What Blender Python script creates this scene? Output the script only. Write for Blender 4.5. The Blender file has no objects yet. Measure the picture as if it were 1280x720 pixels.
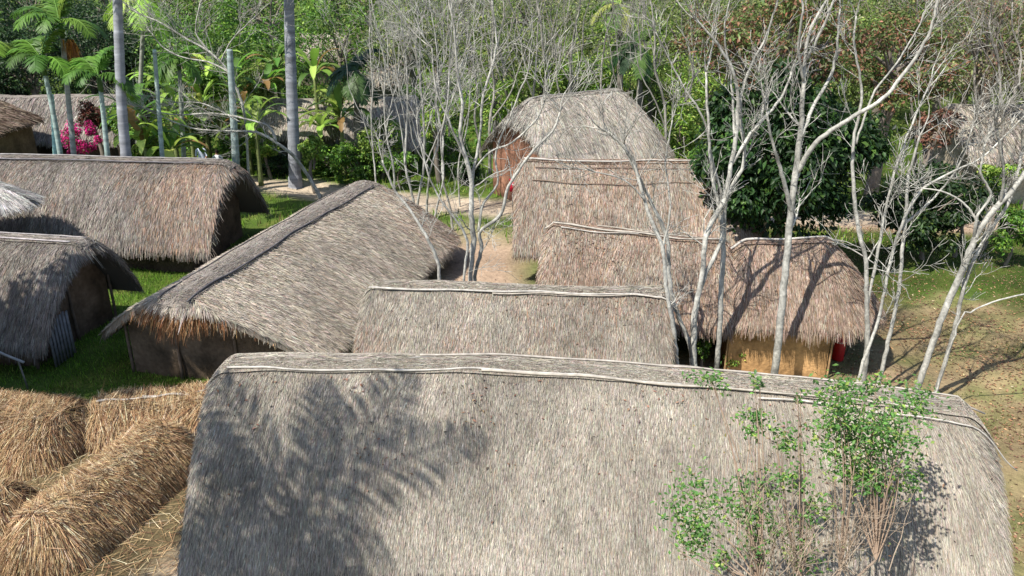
import bpy, math, numpy as np
from mathutils import Vector

# ------------------------------------------------------------------ camera, world, sun, exposure
sc = bpy.context.scene
COL = sc.collection
R = math.radians
CAMZ, PITCH, FPX = 10.4, 22.0, 1000.0
cam = bpy.data.objects.new('camera', bpy.data.cameras.new('camera'))
COL.objects.link(cam)
cam.location = (0, 0, CAMZ)
cam.rotation_euler = (R(90 - PITCH), 0, 0)
cam.data.sensor_width = 36.0
cam.data.lens = FPX / 1280 * 36.0
cam.data.clip_end = 2000
sc.camera = cam
SUN_EL, SUN_AZ = 55.0, 228.0          # azimuth clockwise from +Y (north): 270 = from -X
sv = Vector((math.sin(R(SUN_AZ)) * math.cos(R(SUN_EL)), math.cos(R(SUN_AZ)) * math.cos(R(SUN_EL)), math.sin(R(SUN_EL))))
w = bpy.data.worlds.new('World'); sc.world = w; w.use_nodes = True
nt = w.node_tree
sky = nt.nodes.new('ShaderNodeTexSky'); sky.sky_type = 'NISHITA'; sky.sun_disc = False
sky.sun_elevation = R(SUN_EL); sky.sun_rotation = R(SUN_AZ)
nt.links.new(sky.outputs[0], nt.nodes['Background'].inputs[0])
nt.nodes['Background'].inputs[1].default_value = 0.13
sl = bpy.data.lights.new('sun', 'SUN'); sl.energy = 5.0; sl.angle = R(0.5); sl.color = (1, 0.95, 0.87)
so = bpy.data.objects.new('sun', sl); COL.objects.link(so)
so.rotation_euler = sv.to_track_quat('Z', 'Y').to_euler(); so.location = (-30, -20, 40)
sc.view_settings.view_transform = 'Standard'; sc.view_settings.look = 'None'
sc.view_settings.gamma = 1.0; sc.view_settings.use_curve_mapping = False
sc.view_settings.exposure = 0.5
sc.render.engine = 'CYCLES'
sc.cycles.max_bounces = 5; sc.cycles.diffuse_bounces = 3; sc.cycles.glossy_bounces = 2
sc.cycles.transmission_bounces = 3; sc.cycles.transparent_max_bounces = 4

rng = np.random.default_rng(11)
U = rng.uniform
CP, SP = math.cos(R(PITCH)), math.sin(R(PITCH))

def P(px, py, Y):
    """the point seen at pixel (px,py) of the 1280x720 photograph that stands at distance Y"""
    u, v = (px - 640) / FPX, (360 - py) / FPX
    d = (u, CP + v * SP, -SP + v * CP)
    k = Y / d[1]
    return np.array((d[0] * k, Y, CAMZ + d[2] * k))
def scale_at(py, Y):
    v = (360 - py) / FPX
    return Y / (CP + v * SP) / FPX          # metres per pixel

def gz(x, y):
    x = np.asarray(x, float); y = np.asarray(y, float)
    d = np.clip(y - 60, 0, None)
    hill = 0.13 * d * d / (d + 15)
    b = 0.05 * np.sin(x * 0.9 + 1) * np.sin(y * 0.7) + 0.03 * np.sin(x * 2.3 + y * 1.7)
    return hill + b + 0.6 * np.clip((y - 70) / 30, 0, 1) * np.sin(x * 0.07)

def vnoise(x, y, f=1.0, seed=0):
    r = np.random.default_rng(seed)
    o = np.zeros_like(np.asarray(x, float))
    for i in range(6):
        a = r.uniform(0, 6.28); k = f * r.uniform(0.6, 2.2)
        o = o + np.sin((x * math.cos(a) + y * math.sin(a)) * k + r.uniform(0, 6.28)) / 6 * 1.6
    return o

# ------------------------------------------------------------------ mesh builder
class MB:
    def __init__(s): s.v = []; s.q = []; s.t = []; s.c = []; s.n = 0
    def add(s, v, q=None, t=None, c=(0.3, 0.3, 0.3)):
        v = np.asarray(v, np.float32).reshape(-1, 3)
        c = np.asarray(c, np.float32)
        if c.ndim == 1: c = np.broadcast_to(c, (len(v), 3))
        s.v.append(v); s.c.append(c)
        if q is not None and len(q): s.q.append(np.asarray(q, np.int64).reshape(-1, 4) + s.n)
        if t is not None and len(t): s.t.append(np.asarray(t, np.int64).reshape(-1, 3) + s.n)
        s.n += len(v)
    def build(s, name, mat, parent=None, smooth=False, origin=None):
        v = np.concatenate(s.v); c = np.concatenate(s.c)
        if origin is None: origin = np.array(parent.location[:]) if parent is not None else np.zeros(3)
        v = v - np.asarray(origin, np.float32)
        q = np.concatenate(s.q) if s.q else np.zeros((0, 4), np.int64)
        t = np.concatenate(s.t) if s.t else np.zeros((0, 3), np.int64)
        me = bpy.data.meshes.new(name)
        me.vertices.add(len(v)); me.vertices.foreach_set('co', v.astype(np.float32).ravel())
        idx = np.concatenate([q.ravel(), t.ravel()])
        tot = np.concatenate([np.full(len(q), 4), np.full(len(t), 3)])
        me.loops.add(len(idx)); me.loops.foreach_set('vertex_index', idx.astype(np.int32))
        me.polygons.add(len(tot))
        st = np.concatenate([[0], np.cumsum(tot)[:-1]]) if len(tot) else np.zeros(0)
        me.polygons.foreach_set('loop_start', st.astype(np.int32))
        try: me.polygons.foreach_set('loop_total', tot.astype(np.int32))
        except Exception: pass
        if smooth: me.polygons.foreach_set('use_smooth', np.ones(len(tot), bool))
        ca = me.color_attributes.new('Col', 'FLOAT_COLOR', 'POINT')
        c4 = np.ones((len(v), 4), np.float32); c4[:, :3] = c
        ca.data.foreach_set('color', c4.ravel())
        me.update(calc_edges=True); me.validate()
        if mat: me.materials.append(mat)
        o = bpy.data.objects.new(name, me); COL.objects.link(o)
        if parent is not None: o.parent = parent
        elif origin is not None: o.location = tuple(float(a) for a in origin)
        return o

def tag(o, label=None, cat=None, group=None, kind=None):
    if label: o['label'] = label
    if cat: o['category'] = cat
    if group: o['group'] = group
    if kind: o['kind'] = kind
    return o
def thing(name, label, cat, loc, group=None):
    o = bpy.data.objects.new(name, None); COL.objects.link(o)
    o.location = tuple(float(a) for a in loc); o.empty_display_size = 0.3
    return tag(o, label, cat, group)
def copy_tree(o, parent=None):
    c = o.copy(); COL.objects.link(c); c.parent = parent
    for ch in list(o.children): copy_tree(ch, c)
    return c

def norm(a):
    return a / np.maximum(np.linalg.norm(a, axis=-1, keepdims=True), 1e-9)
def tube(mb, pts, rad, sides=6, c=(0.4, 0.4, 0.37), cap=True):
    pts = np.asarray(pts, float); n = len(pts)
    rad = np.broadcast_to(np.asarray(rad, float), (n,))
    d = np.gradient(pts, axis=0); d = norm(d)
    ref = np.array((0.3, 0.9, 0.1)) if abs(d[0][2]) > 0.7 else np.array((0, 0, 1.0))
    a = norm(np.cross(d, ref)); b = np.cross(d, a)
    th = np.linspace(0, 2 * math.pi, sides, endpoint=False)
    ring = pts[:, None] + rad[:, None, None] * (np.cos(th)[None, :, None] * a[:, None] + np.sin(th)[None, :, None] * b[:, None])
    i = np.arange(n - 1)[:, None] * sides; j = np.arange(sides)[None]; k = (j + 1) % sides
    q = np.stack([i + j, i + k, i + sides + k, i + sides + j], -1).reshape(-1, 4)
    v = ring.reshape(-1, 3); t = []
    if cap:
        v = np.concatenate([v, pts[:1], pts[-1:]]); m = n * sides
        t = [(m, (x + 1) % sides, x) for x in range(sides)] + [(m + 1, (n - 1) * sides + x, (n - 1) * sides + (x + 1) % sides) for x in range(sides)]
    cc = np.asarray(c, float)
    if cc.ndim == 2: cc = np.concatenate([np.repeat(cc, sides, 0), cc[:1], cc[-1:]]) if cap else np.repeat(cc, sides, 0)
    mb.add(v, q, t, cc)
def box(mb, c, s, col=(0.3, 0.3, 0.3), rz=0.0):
    x, y, z = s[0] / 2, s[1] / 2, s[2] / 2
    v = np.array([(i, j, k) for i in (-x, x) for j in (-y, y) for k in (-z, z)])
    cr, sr = math.cos(rz), math.sin(rz)
    v = np.stack([v[:, 0] * cr - v[:, 1] * sr, v[:, 0] * sr + v[:, 1] * cr, v[:, 2]], 1) + np.asarray(c)
    mb.add(v, [(0, 1, 3, 2), (4, 6, 7, 5), (0, 4, 5, 1), (2, 3, 7, 6), (0, 2, 6, 4), (1, 5, 7, 3)], c=col)
def blades(mb, root, tip, side, w, col, taper=0.3):
    n = len(root); s0 = side * (w[:, None] / 2)
    v = np.stack([root - s0, root + s0, tip + s0 * taper, tip - s0 * taper], 1).reshape(-1, 3)
    q = np.arange(n * 4).reshape(-1, 4)
    mb.add(v, q, c=np.repeat(col, 4, 0))
def leaves(mb, c, d, nrm, l, w, col, fold=0.18):
    """diamond leaves with a folded midrib"""
    d = norm(d); side = norm(np.cross(d, nrm)); up = np.cross(side, d)
    l = l[:, None]; w = w[:, None]
    base = c - d * l * 0.5; tip = c + d * l * 0.5 - up * l * 0.12
    a = c + side * w * 0.5 + up * w * fold - d * l * 0.05; b = c - side * w * 0.5 + up * w * fold - d * l * 0.05
    n = len(c)
    v = np.stack([base, a, tip, b], 1).reshape(-1, 3)
    k = np.arange(n)[:, None] * 4
    t = np.concatenate([k + [0, 1, 2], k + [0, 2, 3]])
    mb.add(v, None, t, np.repeat(col, 4, 0))
def pick(n, pal, jit=0.2):
    cols = np.array([p[:3] for p in pal], float); wt = np.array([p[3] for p in pal], float)
    c = cols[rng.choice(len(pal), n, p=wt / wt.sum())]
    return np.clip(c * (1 + rng.normal(0, jit, (n, 1))) * (1 + rng.normal(0, 0.05, (n, 3))), 0.004, 0.95)
def rdir(n):
    return norm(rng.normal(size=(n, 3)))

def smooth_path(pts, n):
    pts = np.asarray(pts, float); m = len(pts)
    s = np.concatenate([[0], np.cumsum(np.linalg.norm(np.diff(pts[:, :3], axis=0), axis=1))]); s /= s[-1]
    # Catmull-Rom
    x = np.linspace(0, 1, n); out = []
    for q in x:
        i = min(np.searchsorted(s, q, 'right') - 1, m - 2); i = max(i, 0)
        t = (q - s[i]) / (s[i + 1] - s[i])
        p0, p1, p2, p3 = pts[max(i - 1, 0)], pts[i], pts[i + 1], pts[min(i + 2, m - 1)]
        out.append(0.5 * ((2 * p1) + (-p0 + p2) * t + (2 * p0 - 5 * p1 + 4 * p2 - p3) * t * t + (-p0 + 3 * p1 - 3 * p2 + p3) * t ** 3))
    return np.array(out)

# ------------------------------------------------------------------ materials
def mat(name, rough=0.9, noise=None, trans=0.0, spec=0.2, bump=None, extra=None):
    m = bpy.data.materials.new(name); m.use_nodes = True
    nt = m.node_tree; N, L = nt.nodes, nt.links
    b = N['Principled BSDF']; out = N['Material Output']
    at = N.new('ShaderNodeAttribute'); at.attribute_name = 'Col'
    src = at.outputs['Color']
    tc = N.new('ShaderNodeTexCoord')
    for (sc_, lo, hi, det) in (noise or []):
        nz = N.new('ShaderNodeTexNoise')
        mp = N.new('ShaderNodeMapping'); L.new(tc.outputs['Object'], mp.inputs[0])
        mp.inputs['Scale'].default_value = sc_ if isinstance(sc_, tuple) else (sc_,) * 3
        L.new(mp.outputs[0], nz.inputs['Vector']); nz.inputs['Scale'].default_value = 1.0; nz.inputs['Detail'].default_value = det
        mr = N.new('ShaderNodeMapRange'); mr.inputs[1].default_value = 0.3; mr.inputs[2].default_value = 0.7
        mr.inputs[3].default_value = lo; mr.inputs[4].default_value = hi
        L.new(nz.outputs['Fac'], mr.inputs[0])
        mx = N.new('ShaderNodeVectorMath'); mx.operation = 'SCALE'
        L.new(src, mx.inputs[0]); L.new(mr.outputs[0], mx.inputs['Scale']); src = mx.outputs[0]
    L.new(src, b.inputs['Base Color'])
    b.inputs['Roughness'].default_value = rough
    b.inputs['Specular IOR Level'].default_value = spec
    if bump:
        nz = N.new('ShaderNodeTexNoise'); L.new(tc.outputs['Object'], nz.inputs['Vector'])
        nz.inputs['Scale'].default_value = bump[0]; nz.inputs['Detail'].default_value = 6
        bp = N.new('ShaderNodeBump'); bp.inputs['Strength'].default_value = bump[1]; bp.inputs['Distance'].default_value = bump[2]
        L.new(nz.outputs['Fac'], bp.inputs['Height']); L.new(bp.outputs[0], b.inputs['Normal'])
    if trans:
        tr = N.new('ShaderNodeBsdfTranslucent'); L.new(src, tr.inputs[0])
        ms = N.new('ShaderNodeMixShader'); ms.inputs[0].default_value = trans
        L.new(b.outputs[0], ms.inputs[1]); L.new(tr.outputs[0], ms.inputs[2]); L.new(ms.outputs[0], out.inputs[0])
    return m
M_TH = mat('thatch', 0.95, [(0.7, 0.85, 1.12, 3)], spec=0.08)
M_WALL = mat('mud_wall', 0.95, [(1.7, 0.5, 1.25, 6), (9, 0.75, 1.15, 5)], spec=0.1, bump=(14, 0.6, 0.03))
M_WOOD = mat('weathered_wood', 0.8, [((6, 6, 6), 0.7, 1.25, 4)], spec=0.15)
M_BARK = mat('pale_bark', 0.85, [((3.2, 3.2, 2.0), 0.42, 1.25, 6), ((17, 17, 11), 0.62, 1.2, 4)], spec=0.15, bump=(18, 0.5, 0.02))
M_DBARK = mat('dark_bark', 0.9, [((3, 3, 1.5), 0.7, 1.25, 5)], spec=0.1)
M_PALM = mat('palm_bark', 0.85, [((1.5, 1.5, 9), 0.72, 1.2, 3)], spec=0.15)
M_LEAF = mat('leaf', 0.5, None, trans=0.38, spec=0.4)
M_GRASS = mat('grass_blade', 0.6, None, trans=0.25, spec=0.2)
M_LITTER = mat('dry_leaf', 0.8, None, spec=0.2)
M_GROUND = mat('earth', 0.95, [(0.5, 0.75, 1.2, 6), (6, 0.8, 1.2, 5), (40, 0.8, 1.2, 3)], spec=0.1, bump=(9, 0.8, 0.06))
M_PAINT = mat('painted_metal', 0.4, [(8, 0.9, 1.08, 3)], spec=0.5)
M_CLOTH = mat('cloth', 0.9, [(10, 0.88, 1.08, 3)], spec=0.1)
M_SKIN = mat('skin', 0.6, None, spec=0.3)

# ------------------------------------------------------------------ ground
def seg(ax, lo, hi, n): return np.linspace(lo, hi, n)
def ground_masks(x, y):
    """weights: sand path, green grass, dry grass/litter"""
    wob = 0.9 * vnoise(x, y, 0.7, 3) + 0.35 * vnoise(x, y, 2.2, 4)
    pc = np.interp(x, [-60, -30, -22, -14, -6, 0, 8, 16, 26, 60], [49, 46, 45, 40.5, 36.8, 35.6, 34.6, 33.4, 33, 33])
    path = np.clip(1.9 - np.abs(y - pc) + 0.4 * wob, 0, 1)
    court = np.clip(1.6 - np.maximum(np.abs(x + 1.2) / 1.9, np.abs(y - 27) / 5.0) * 1.3 + 0.2 * wob, 0, 1)
    front = np.clip(1.2 - np.hypot((x - 5) / 6, (y - 19.2) / 1.6) + 0.2 * wob, 0, 1)
    left_lit_sand = np.clip(1.3 - np.hypot((x + 6.0) / 0.9, (y - 11.0) / 1.5) + 0.15 * wob, 0, 1)  # sand patch kept pale as a sunlit spot beside the bundles
    sand = np.maximum.reduce([path, court, front * 0.8, left_lit_sand])
    dry = np.clip((x - 8.6) / 1.5, 0, 1) * np.clip((25.0 - y + 1.6 * wob) / 1.8, 0, 1)
    dry = np.maximum(dry, np.clip((x + 5) / 1.5, 0, 1) * np.clip((16 - y) / 1.5, 0, 1))
    dry = np.maximum(dry, np.clip((16.8 - y) / 1.0, 0, 1))
    dry = dry * (1 - sand)
    green = np.clip(1 - sand - dry, 0, 1)
    return sand, green, dry
xs = np.unique(np.concatenate([seg(0, -300, -60, 16), seg(0, -60, -26, 40), seg(0, -26, 26, 260), seg(0, 26, 60, 40), seg(0, 60, 300, 16)]))
ys = np.unique(np.concatenate([seg(0, -150, -10, 12), seg(0, -10, 8, 24), seg(0, 8, 52, 220), seg(0, 52, 110, 50), seg(0, 110, 500, 24)]))
X, Y = np.meshgrid(xs, ys)
Z = gz(X, Y)
sd, gr, dr = ground_masks(X, Y)
n1 = vnoise(X, Y, 1.1, 8)[..., None]; n2 = vnoise(X, Y, 3.1, 9)[..., None]
csand = np.array((0.43, 0.35, 0.26)) * (1 + 0.12 * n1)
cgreen = np.array((0.075, 0.12, 0.022)) * (1 + 0.25 * n1) + np.array((0.05, 0.03, 0.01)) * np.clip(n2, 0, 1)
cgreen = cgreen * (1 - 0.35 * np.clip((X - 8) / 2, 0, 1)[..., None])  # green ground darkened at right, standing in for the trees' shade
cdry = np.array((0.23, 0.175, 0.095)) * (1 + 0.25 * n1) + (np.array((0.10, 0.11, 0.035)) - np.array((0.2, 0.15, 0.08))) * np.clip(n2 * .8 + 0.3 * n1 + .15, 0, 1)
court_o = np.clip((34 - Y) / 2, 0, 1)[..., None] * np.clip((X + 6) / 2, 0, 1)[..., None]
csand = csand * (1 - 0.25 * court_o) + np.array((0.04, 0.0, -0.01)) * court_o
lf = np.clip((-4 - X) / 1.5, 0, 1)[..., None]; cdry = cdry * (1 - lf) + np.array((0.12, 0.095, 0.05)) * (1 + .3 * n1) * lf  # left ground darkened in place of the straw bundles' cast shadow
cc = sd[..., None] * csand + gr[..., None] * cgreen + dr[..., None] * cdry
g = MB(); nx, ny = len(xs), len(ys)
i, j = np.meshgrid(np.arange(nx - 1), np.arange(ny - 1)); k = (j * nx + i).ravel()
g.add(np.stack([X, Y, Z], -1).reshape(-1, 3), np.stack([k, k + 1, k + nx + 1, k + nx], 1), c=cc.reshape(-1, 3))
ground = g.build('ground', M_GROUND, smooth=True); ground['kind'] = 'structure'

# ------------------------------------------------------------------ thatch palettes (rgb, weight)
GREY = [(0.315, 0.285, 0.235, 5), (0.41, 0.372, 0.305, 4), (0.225, 0.20, 0.165, 3), (0.31, 0.225, 0.165, 1.1), (0.11, 0.095, 0.08, 1.0), (0.50, 0.46, 0.385, 1.2)]
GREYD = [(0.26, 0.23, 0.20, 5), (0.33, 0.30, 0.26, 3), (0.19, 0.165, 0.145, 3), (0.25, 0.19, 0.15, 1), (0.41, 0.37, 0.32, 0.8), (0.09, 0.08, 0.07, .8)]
_m = np.average([q[:3] for q in GREY], axis=0, weights=[q[3] for q in GREY])
GREY = [tuple(0.75 * np.array(q[:3]) + 0.25 * _m) + (q[3],) for q in GREY]
BROWN = [(0.33, 0.24, 0.185, 5), (0.42, 0.32, 0.25, 3), (0.21, 0.16, 0.12, 3), (0.33, 0.19, 0.11, 0.9), (0.11, 0.08, 0.06, 1), (0.46, 0.41, 0.33, 1)]
GOLD = [(0.42, 0.275, 0.145, 5), (0.58, 0.425, 0.24, 3.5), (0.26, 0.145, 0.08, 4), (0.10, 0.055, 0.035, 3), (0.74, 0.62, 0.42, 1.4)]
SUNLIT_WHITE = [(0.47, 0.455, 0.43, 5), (0.57, 0.55, 0.52, 3), (0.32, 0.30, 0.28, 4), (0.12, 0.11, 0.1, 1)]
RUST = [(0.30, 0.15, 0.07, 4), (0.42, 0.24, 0.12, 3), (0.20, 0.10, 0.05, 3), (0.5, 0.36, 0.2, 1)]

class Roof:
    def __init__(s, A, B, zr, ze, hw, hipA=(1.0, 0.3), hipB=(1.0, 0.3), p=1.12, sweep=(0, 0), bow=0.0, sag=0.1, seed=0, base=0.0):
        s.A = np.array(A, float); s.B = np.array(B, float); s.L = float(np.linalg.norm(s.B - s.A))
        s.u = (s.B - s.A) / s.L; s.w = np.array((s.u[1], -s.u[0]))       # w: to the right of A->B
        s.zr = zr if isinstance(zr, tuple) else (zr, zr); s.ze = ze; s.hw = hw
        s.hA, s.hB, s.p, s.sw, s.bow, s.sag, s.seed = hipA, hipB, p, sweep, bow, sag, seed
    def tt(s, a):
        return np.maximum(np.clip(-a / s.hA[0], 0, None), np.clip((a - s.L) / s.hB[0], 0, None))
    rough = 0.0
    def h(s, a, t):
        tt = s.tt(a); q = 2.1
        r = (np.abs(t / s.hw) ** q + tt ** q) ** (1 / q)
        r = np.sqrt(r * r + 0.06 ** 2) - 0.06
        f = np.clip(a / s.L, 0, 1)
        zr = s.zr[0] * (1 - f) + s.zr[1] * f - s.sag * np.sin(math.pi * f)
        b = 0.022 * vnoise(a, t, 1.5, s.seed + 1) + 0.014 * vnoise(a, t, 4, s.seed + 2)
        b = b + s.rough * (vnoise(a, t, 4.5, s.seed + 51) + 0.5 * vnoise(a, t, 11, s.seed + 52)) + (0.09 * (1 - ((np.abs(t) + 0.06 * vnoise(a, t * 0, 3, s.seed + 53)) / 0.42 % 1.0)) * (r > 0.15) if s.rough else 0)
        return zr - (zr - s.ze) * r ** s.p + b
    def xyz(s, a, t, dz=0.0):
        f = np.clip(a / s.L, -0.1, 1.1)
        off = t + s.bow * np.sin(math.pi * np.clip(f, 0, 1))
        xy = s.A + a[..., None] * s.u + off[..., None] * s.w
        return np.concatenate([xy, (s.h(a, t) + dz)[..., None]], -1)
    def plan(s, f, v):
        """f along 0..1, v across -1..1 -> (a, t)"""
        a0 = -s.hA[0] * s.hA[1] + s.sw[0] * np.abs(v) ** 1.3
        a1 = s.L + s.hB[0] * s.hB[1] - s.sw[1] * np.abs(v) ** 1.3
        a = a0 + f * (a1 - a0)
        tt = np.clip(s.tt(a), 0, 0.999)
        return a, v * s.hw * (1 - tt ** 2.1) ** (1 / 2.1)

def roof_mesh(rf, mb, pal, dens, blen=(0.25, 0.5), bw=(0.012, 0.03), pal2=None, tint=None, view_side=0, lift=0.035, thick=0.2,
              fringe=1.0, gfr=None, gpal=None, litter=0.0, back=0.35, shell=None, gcent=False):
    nf, nv = 60, 25
    e = (1 - np.cos(np.linspace(0, math.pi, nf))) / 2
    f = 0.5 * e + 0.5 * np.linspace(0, 1, nf)
    v = np.linspace(-1, 1, nv)
    F, V = np.meshgrid(f, v, indexing='ij')
    a, t = rf.plan(F, V)
    top = rf.xyz(a, t); bot = top.copy(); bot[..., 2] -= thick
    shell = np.array(shell if shell is not None else pal[2][:3]) * 0.8
    for S, flip in ((top, 0), (bot, 1)):
        i, j = np.meshgrid(np.arange(nf - 1), np.arange(nv - 1), indexing='ij'); k = (i * nv + j).ravel()
        q = np.stack([k, k + nv, k + nv + 1, k + 1], 1)
        if flip: q = q[:, ::-1]
        mb.add(S.reshape(-1, 3), q, c=shell)
    per = [(i, 0) for i in range(nf)] + [(nf - 1, j) for j in range(1, nv)] + [(i, nv - 1) for i in range(nf - 2, -1, -1)] + [(0, j) for j in range(nv - 2, 0, -1)]
    pi = np.array(per); tp = top[pi[:, 0], pi[:, 1]]; bp = bot[pi[:, 0], pi[:, 1]]; m = len(per)
    k = np.arange(m); k2 = (k + 1) % m
    mb.add(np.concatenate([tp, bp]), np.stack([k, k + m, k2 + m, k2], 1), c=shell)
    # straw
    slope = math.hypot(rf.hw, rf.zr[0] - rf.ze)
    n = int(dens * slope * 2 * (rf.L + rf.hA[0] * rf.hA[1] + rf.hB[0] * rf.hB[1]))
    ff = U(0, 1, n); vv = U(-1, 1, n)
    if view_side:      # fewer straws on the side turned away
        keep = (vv * view_side > -0.12) | (U(0, 1, n) < back)
        ff, vv = ff[keep], vv[keep]; n = len(ff)
    def strands(a, t, ln, lf, w, col, down=0.0, jit=0.10):
        n = len(a); e = 0.03
        ga = (rf.h(a + e, t) - rf.h(a - e, t)) / (2 * e); gt = (rf.h(a, t + e) - rf.h(a, t - e)) / (2 * e)
        sg = np.where(t >= 0, 1.0, -1.0)
        near = np.clip(1 - np.abs(t) / 0.15, 0, 1)
        gt = gt - sg * 0.6 * near
        g = np.stack([-ga, -gt], 1); mag = np.maximum(np.linalg.norm(g, axis=1), 0.05); gd = g / mag[:, None]
        ang = rng.normal(0, jit * (1.4 if rf.rough else 1), n) + 0.12 * vnoise(a, t, 2.0, rf.seed + 5) + (0.3 * vnoise(a, t, 4.0, rf.seed + 6) if rf.rough else 0)
        c_, s_ = np.cos(ang), np.sin(ang)
        gd = np.stack([gd[:, 0] * c_ - gd[:, 1] * s_, gd[:, 0] * s_ + gd[:, 1] * c_], 1)
        pl = ln / np.sqrt(1 + mag ** 2) * (1 - down)
        a1, t1 = a + gd[:, 0] * pl, t + gd[:, 1] * pl
        r0 = rf.xyz(a, t, 0.0); r1 = rf.xyz(a1, t1, 0.0)
        r0[:, 2] += U(0.0, 0.012, n); r1[:, 2] += lf - down * ln * 0.8
        d = norm(r1 - r0)
        nm = norm(np.cross(d, np.cross(np.array((0, 0, 1.0)), d)) + 1e-6)
        sd = norm(np.cross(d, nm)); th = rng.normal(0, 0.45, n)[:, None]
        sd = norm(sd * np.cos(th) + nm * np.sin(th))
        blades(mb, r0, r1, sd, w, col)
    a, t = rf.plan(ff, vv)
    col = pick(n, pal, 0.16)
    if pal2 is not None:
        wt = np.clip(tint(ff, vv) + 0.35 * vnoise(a, t, 1.8, rf.seed + 7), 0, 1)
        m_ = U(0, 1, n) < wt; col[m_] = pick(int(m_.sum()), pal2, 0.16)
    col = col * (1 + 0.15 * vnoise(a, t, 0.9, rf.seed + 9) + 0.12 * vnoise(a * 1.0, t * 0.3, 3.5, rf.seed + 11) + 0.14 * vnoise(a, t, 9, rf.seed + 12))[:, None]
    strands(a, t, U(blen[0], blen[1], n), np.abs(rng.normal(lift, lift * 0.5, n)), U(bw[0], bw[1], n), np.clip(col, 0.01, 0.9))
    # eaves fringe (three staggered layers of free ends)
    for lay in range(3):
        n = int(fringe * dens * 0.16 * 2 * rf.L); ff = U(0, 1, n); vv = np.where(U(0, 1, n) < 0.5, -1, 1) * (1 - U(0, 0.05, n))
        a, t = rf.plan(ff, vv)
        ln = U(0.18, 0.42, n) * (1 + 0.35 * vnoise(a, t * 0, 5, rf.seed + 20 + lay))
        strands(a, t, np.clip(ln, 0.1, 0.8), U(-0.12, 0.02, n), U(bw[0], bw[1] * 1.1, n), pick(n, pal, 0.2) * 0.95, down=0.3, jit=0.2)
    # gable ends
    for e, (f0, sgn) in enumerate(((0.0, -1), (1.0, 1))):
        hp = (rf.hA, rf.hB)[e]
        if hp[1] > 0.95: 
            n = int(fringe * dens * 0.3 * 2 * rf.hw); ff = np.full(n, f0) + (-sgn) * U(0, 0.01, n); vv = U(-1, 1, n)
            a, t = rf.plan(ff, vv)
            strands(a, t, U(0.2, 0.45, n), U(-0.1, 0.02, n), U(bw[0], bw[1], n), pick(n, pal, 0.2), down=0.3, jit=0.2)
            continue
        n = int(fringe * dens * 0.45 * 2 * rf.hw); vv = U(-1, 1, n); ff = f0 - sgn * np.abs(rng.normal(0, 0.15 / max(rf.L, 1), n))
        a, t = rf.plan(ff, vv)
        r0 = rf.xyz(a, t, 0.0); r0[:, 2] -= U(0, thick, n)
        ln = U(0.10, 0.34, n) * (gfr[e] if gfr else 1.0)
        if gcent and e == 0: ln = ln * np.clip(1.1 - 1.7 * np.abs(vv), 0.18, 1)
        dirn = np.concatenate([np.outer(U(0.05, 0.6, n), rf.u * sgn), -U(0.7, 1.2, n)[:, None]], 1) + rng.normal(0, 0.14, (n, 3))
        dirn[:, :2] += np.outer(np.sign(vv) * 0.45 * np.abs(vv), rf.w)
        r1 = r0 + norm(dirn) * ln[:, None]
        sd = norm(np.cross(norm(dirn), rdir(n)))
        cf = pick(n, pal, 0.2) * 0.8
        if gpal and gpal[e] is not None:
            m_ = U(0, 1, n) < np.clip(1.25 - np.abs(vv) * 1.5, 0.05, 1); cf[m_] = pick(int(m_.sum()), gpal[e], 0.2)
        blades(mb, r0, r1, sd, U(bw[0], bw[1] * 1.1, n), cf)
    # fallen leaves caught in the straw
    if litter:
        n = int(litter * 1.6 * slope * 2 * rf.L); ff = U(0, 1, n); vv = U(-1, 1, n) ** 3 * 0.4 + U(-1, 1, n) * 0.6
        a, t = rf.plan(ff, vv); kp = U(0, 1, n) < np.clip(.35 + .9 * vnoise(a, t, 1.6, rf.seed + 40), .04, 1); a, t = a[kp], t[kp]; n = len(a); c0 = rf.xyz(a, t, 0.05)
        leaves(mb, c0, rdir(n) * (1, 1, 0.3), norm(rdir(n) * 0.4 + (0, 0, 1)), U(0.02, 0.1, n), U(0.015, 0.045, n),
               pick(n, [(0.24, 0.13, 0.09, 4), (0.16, 0.09, 0.06, 3), (0.30, 0.21, 0.12, 1.5), (0.08, 0.06, 0.05, 4)], 0.2))

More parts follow.
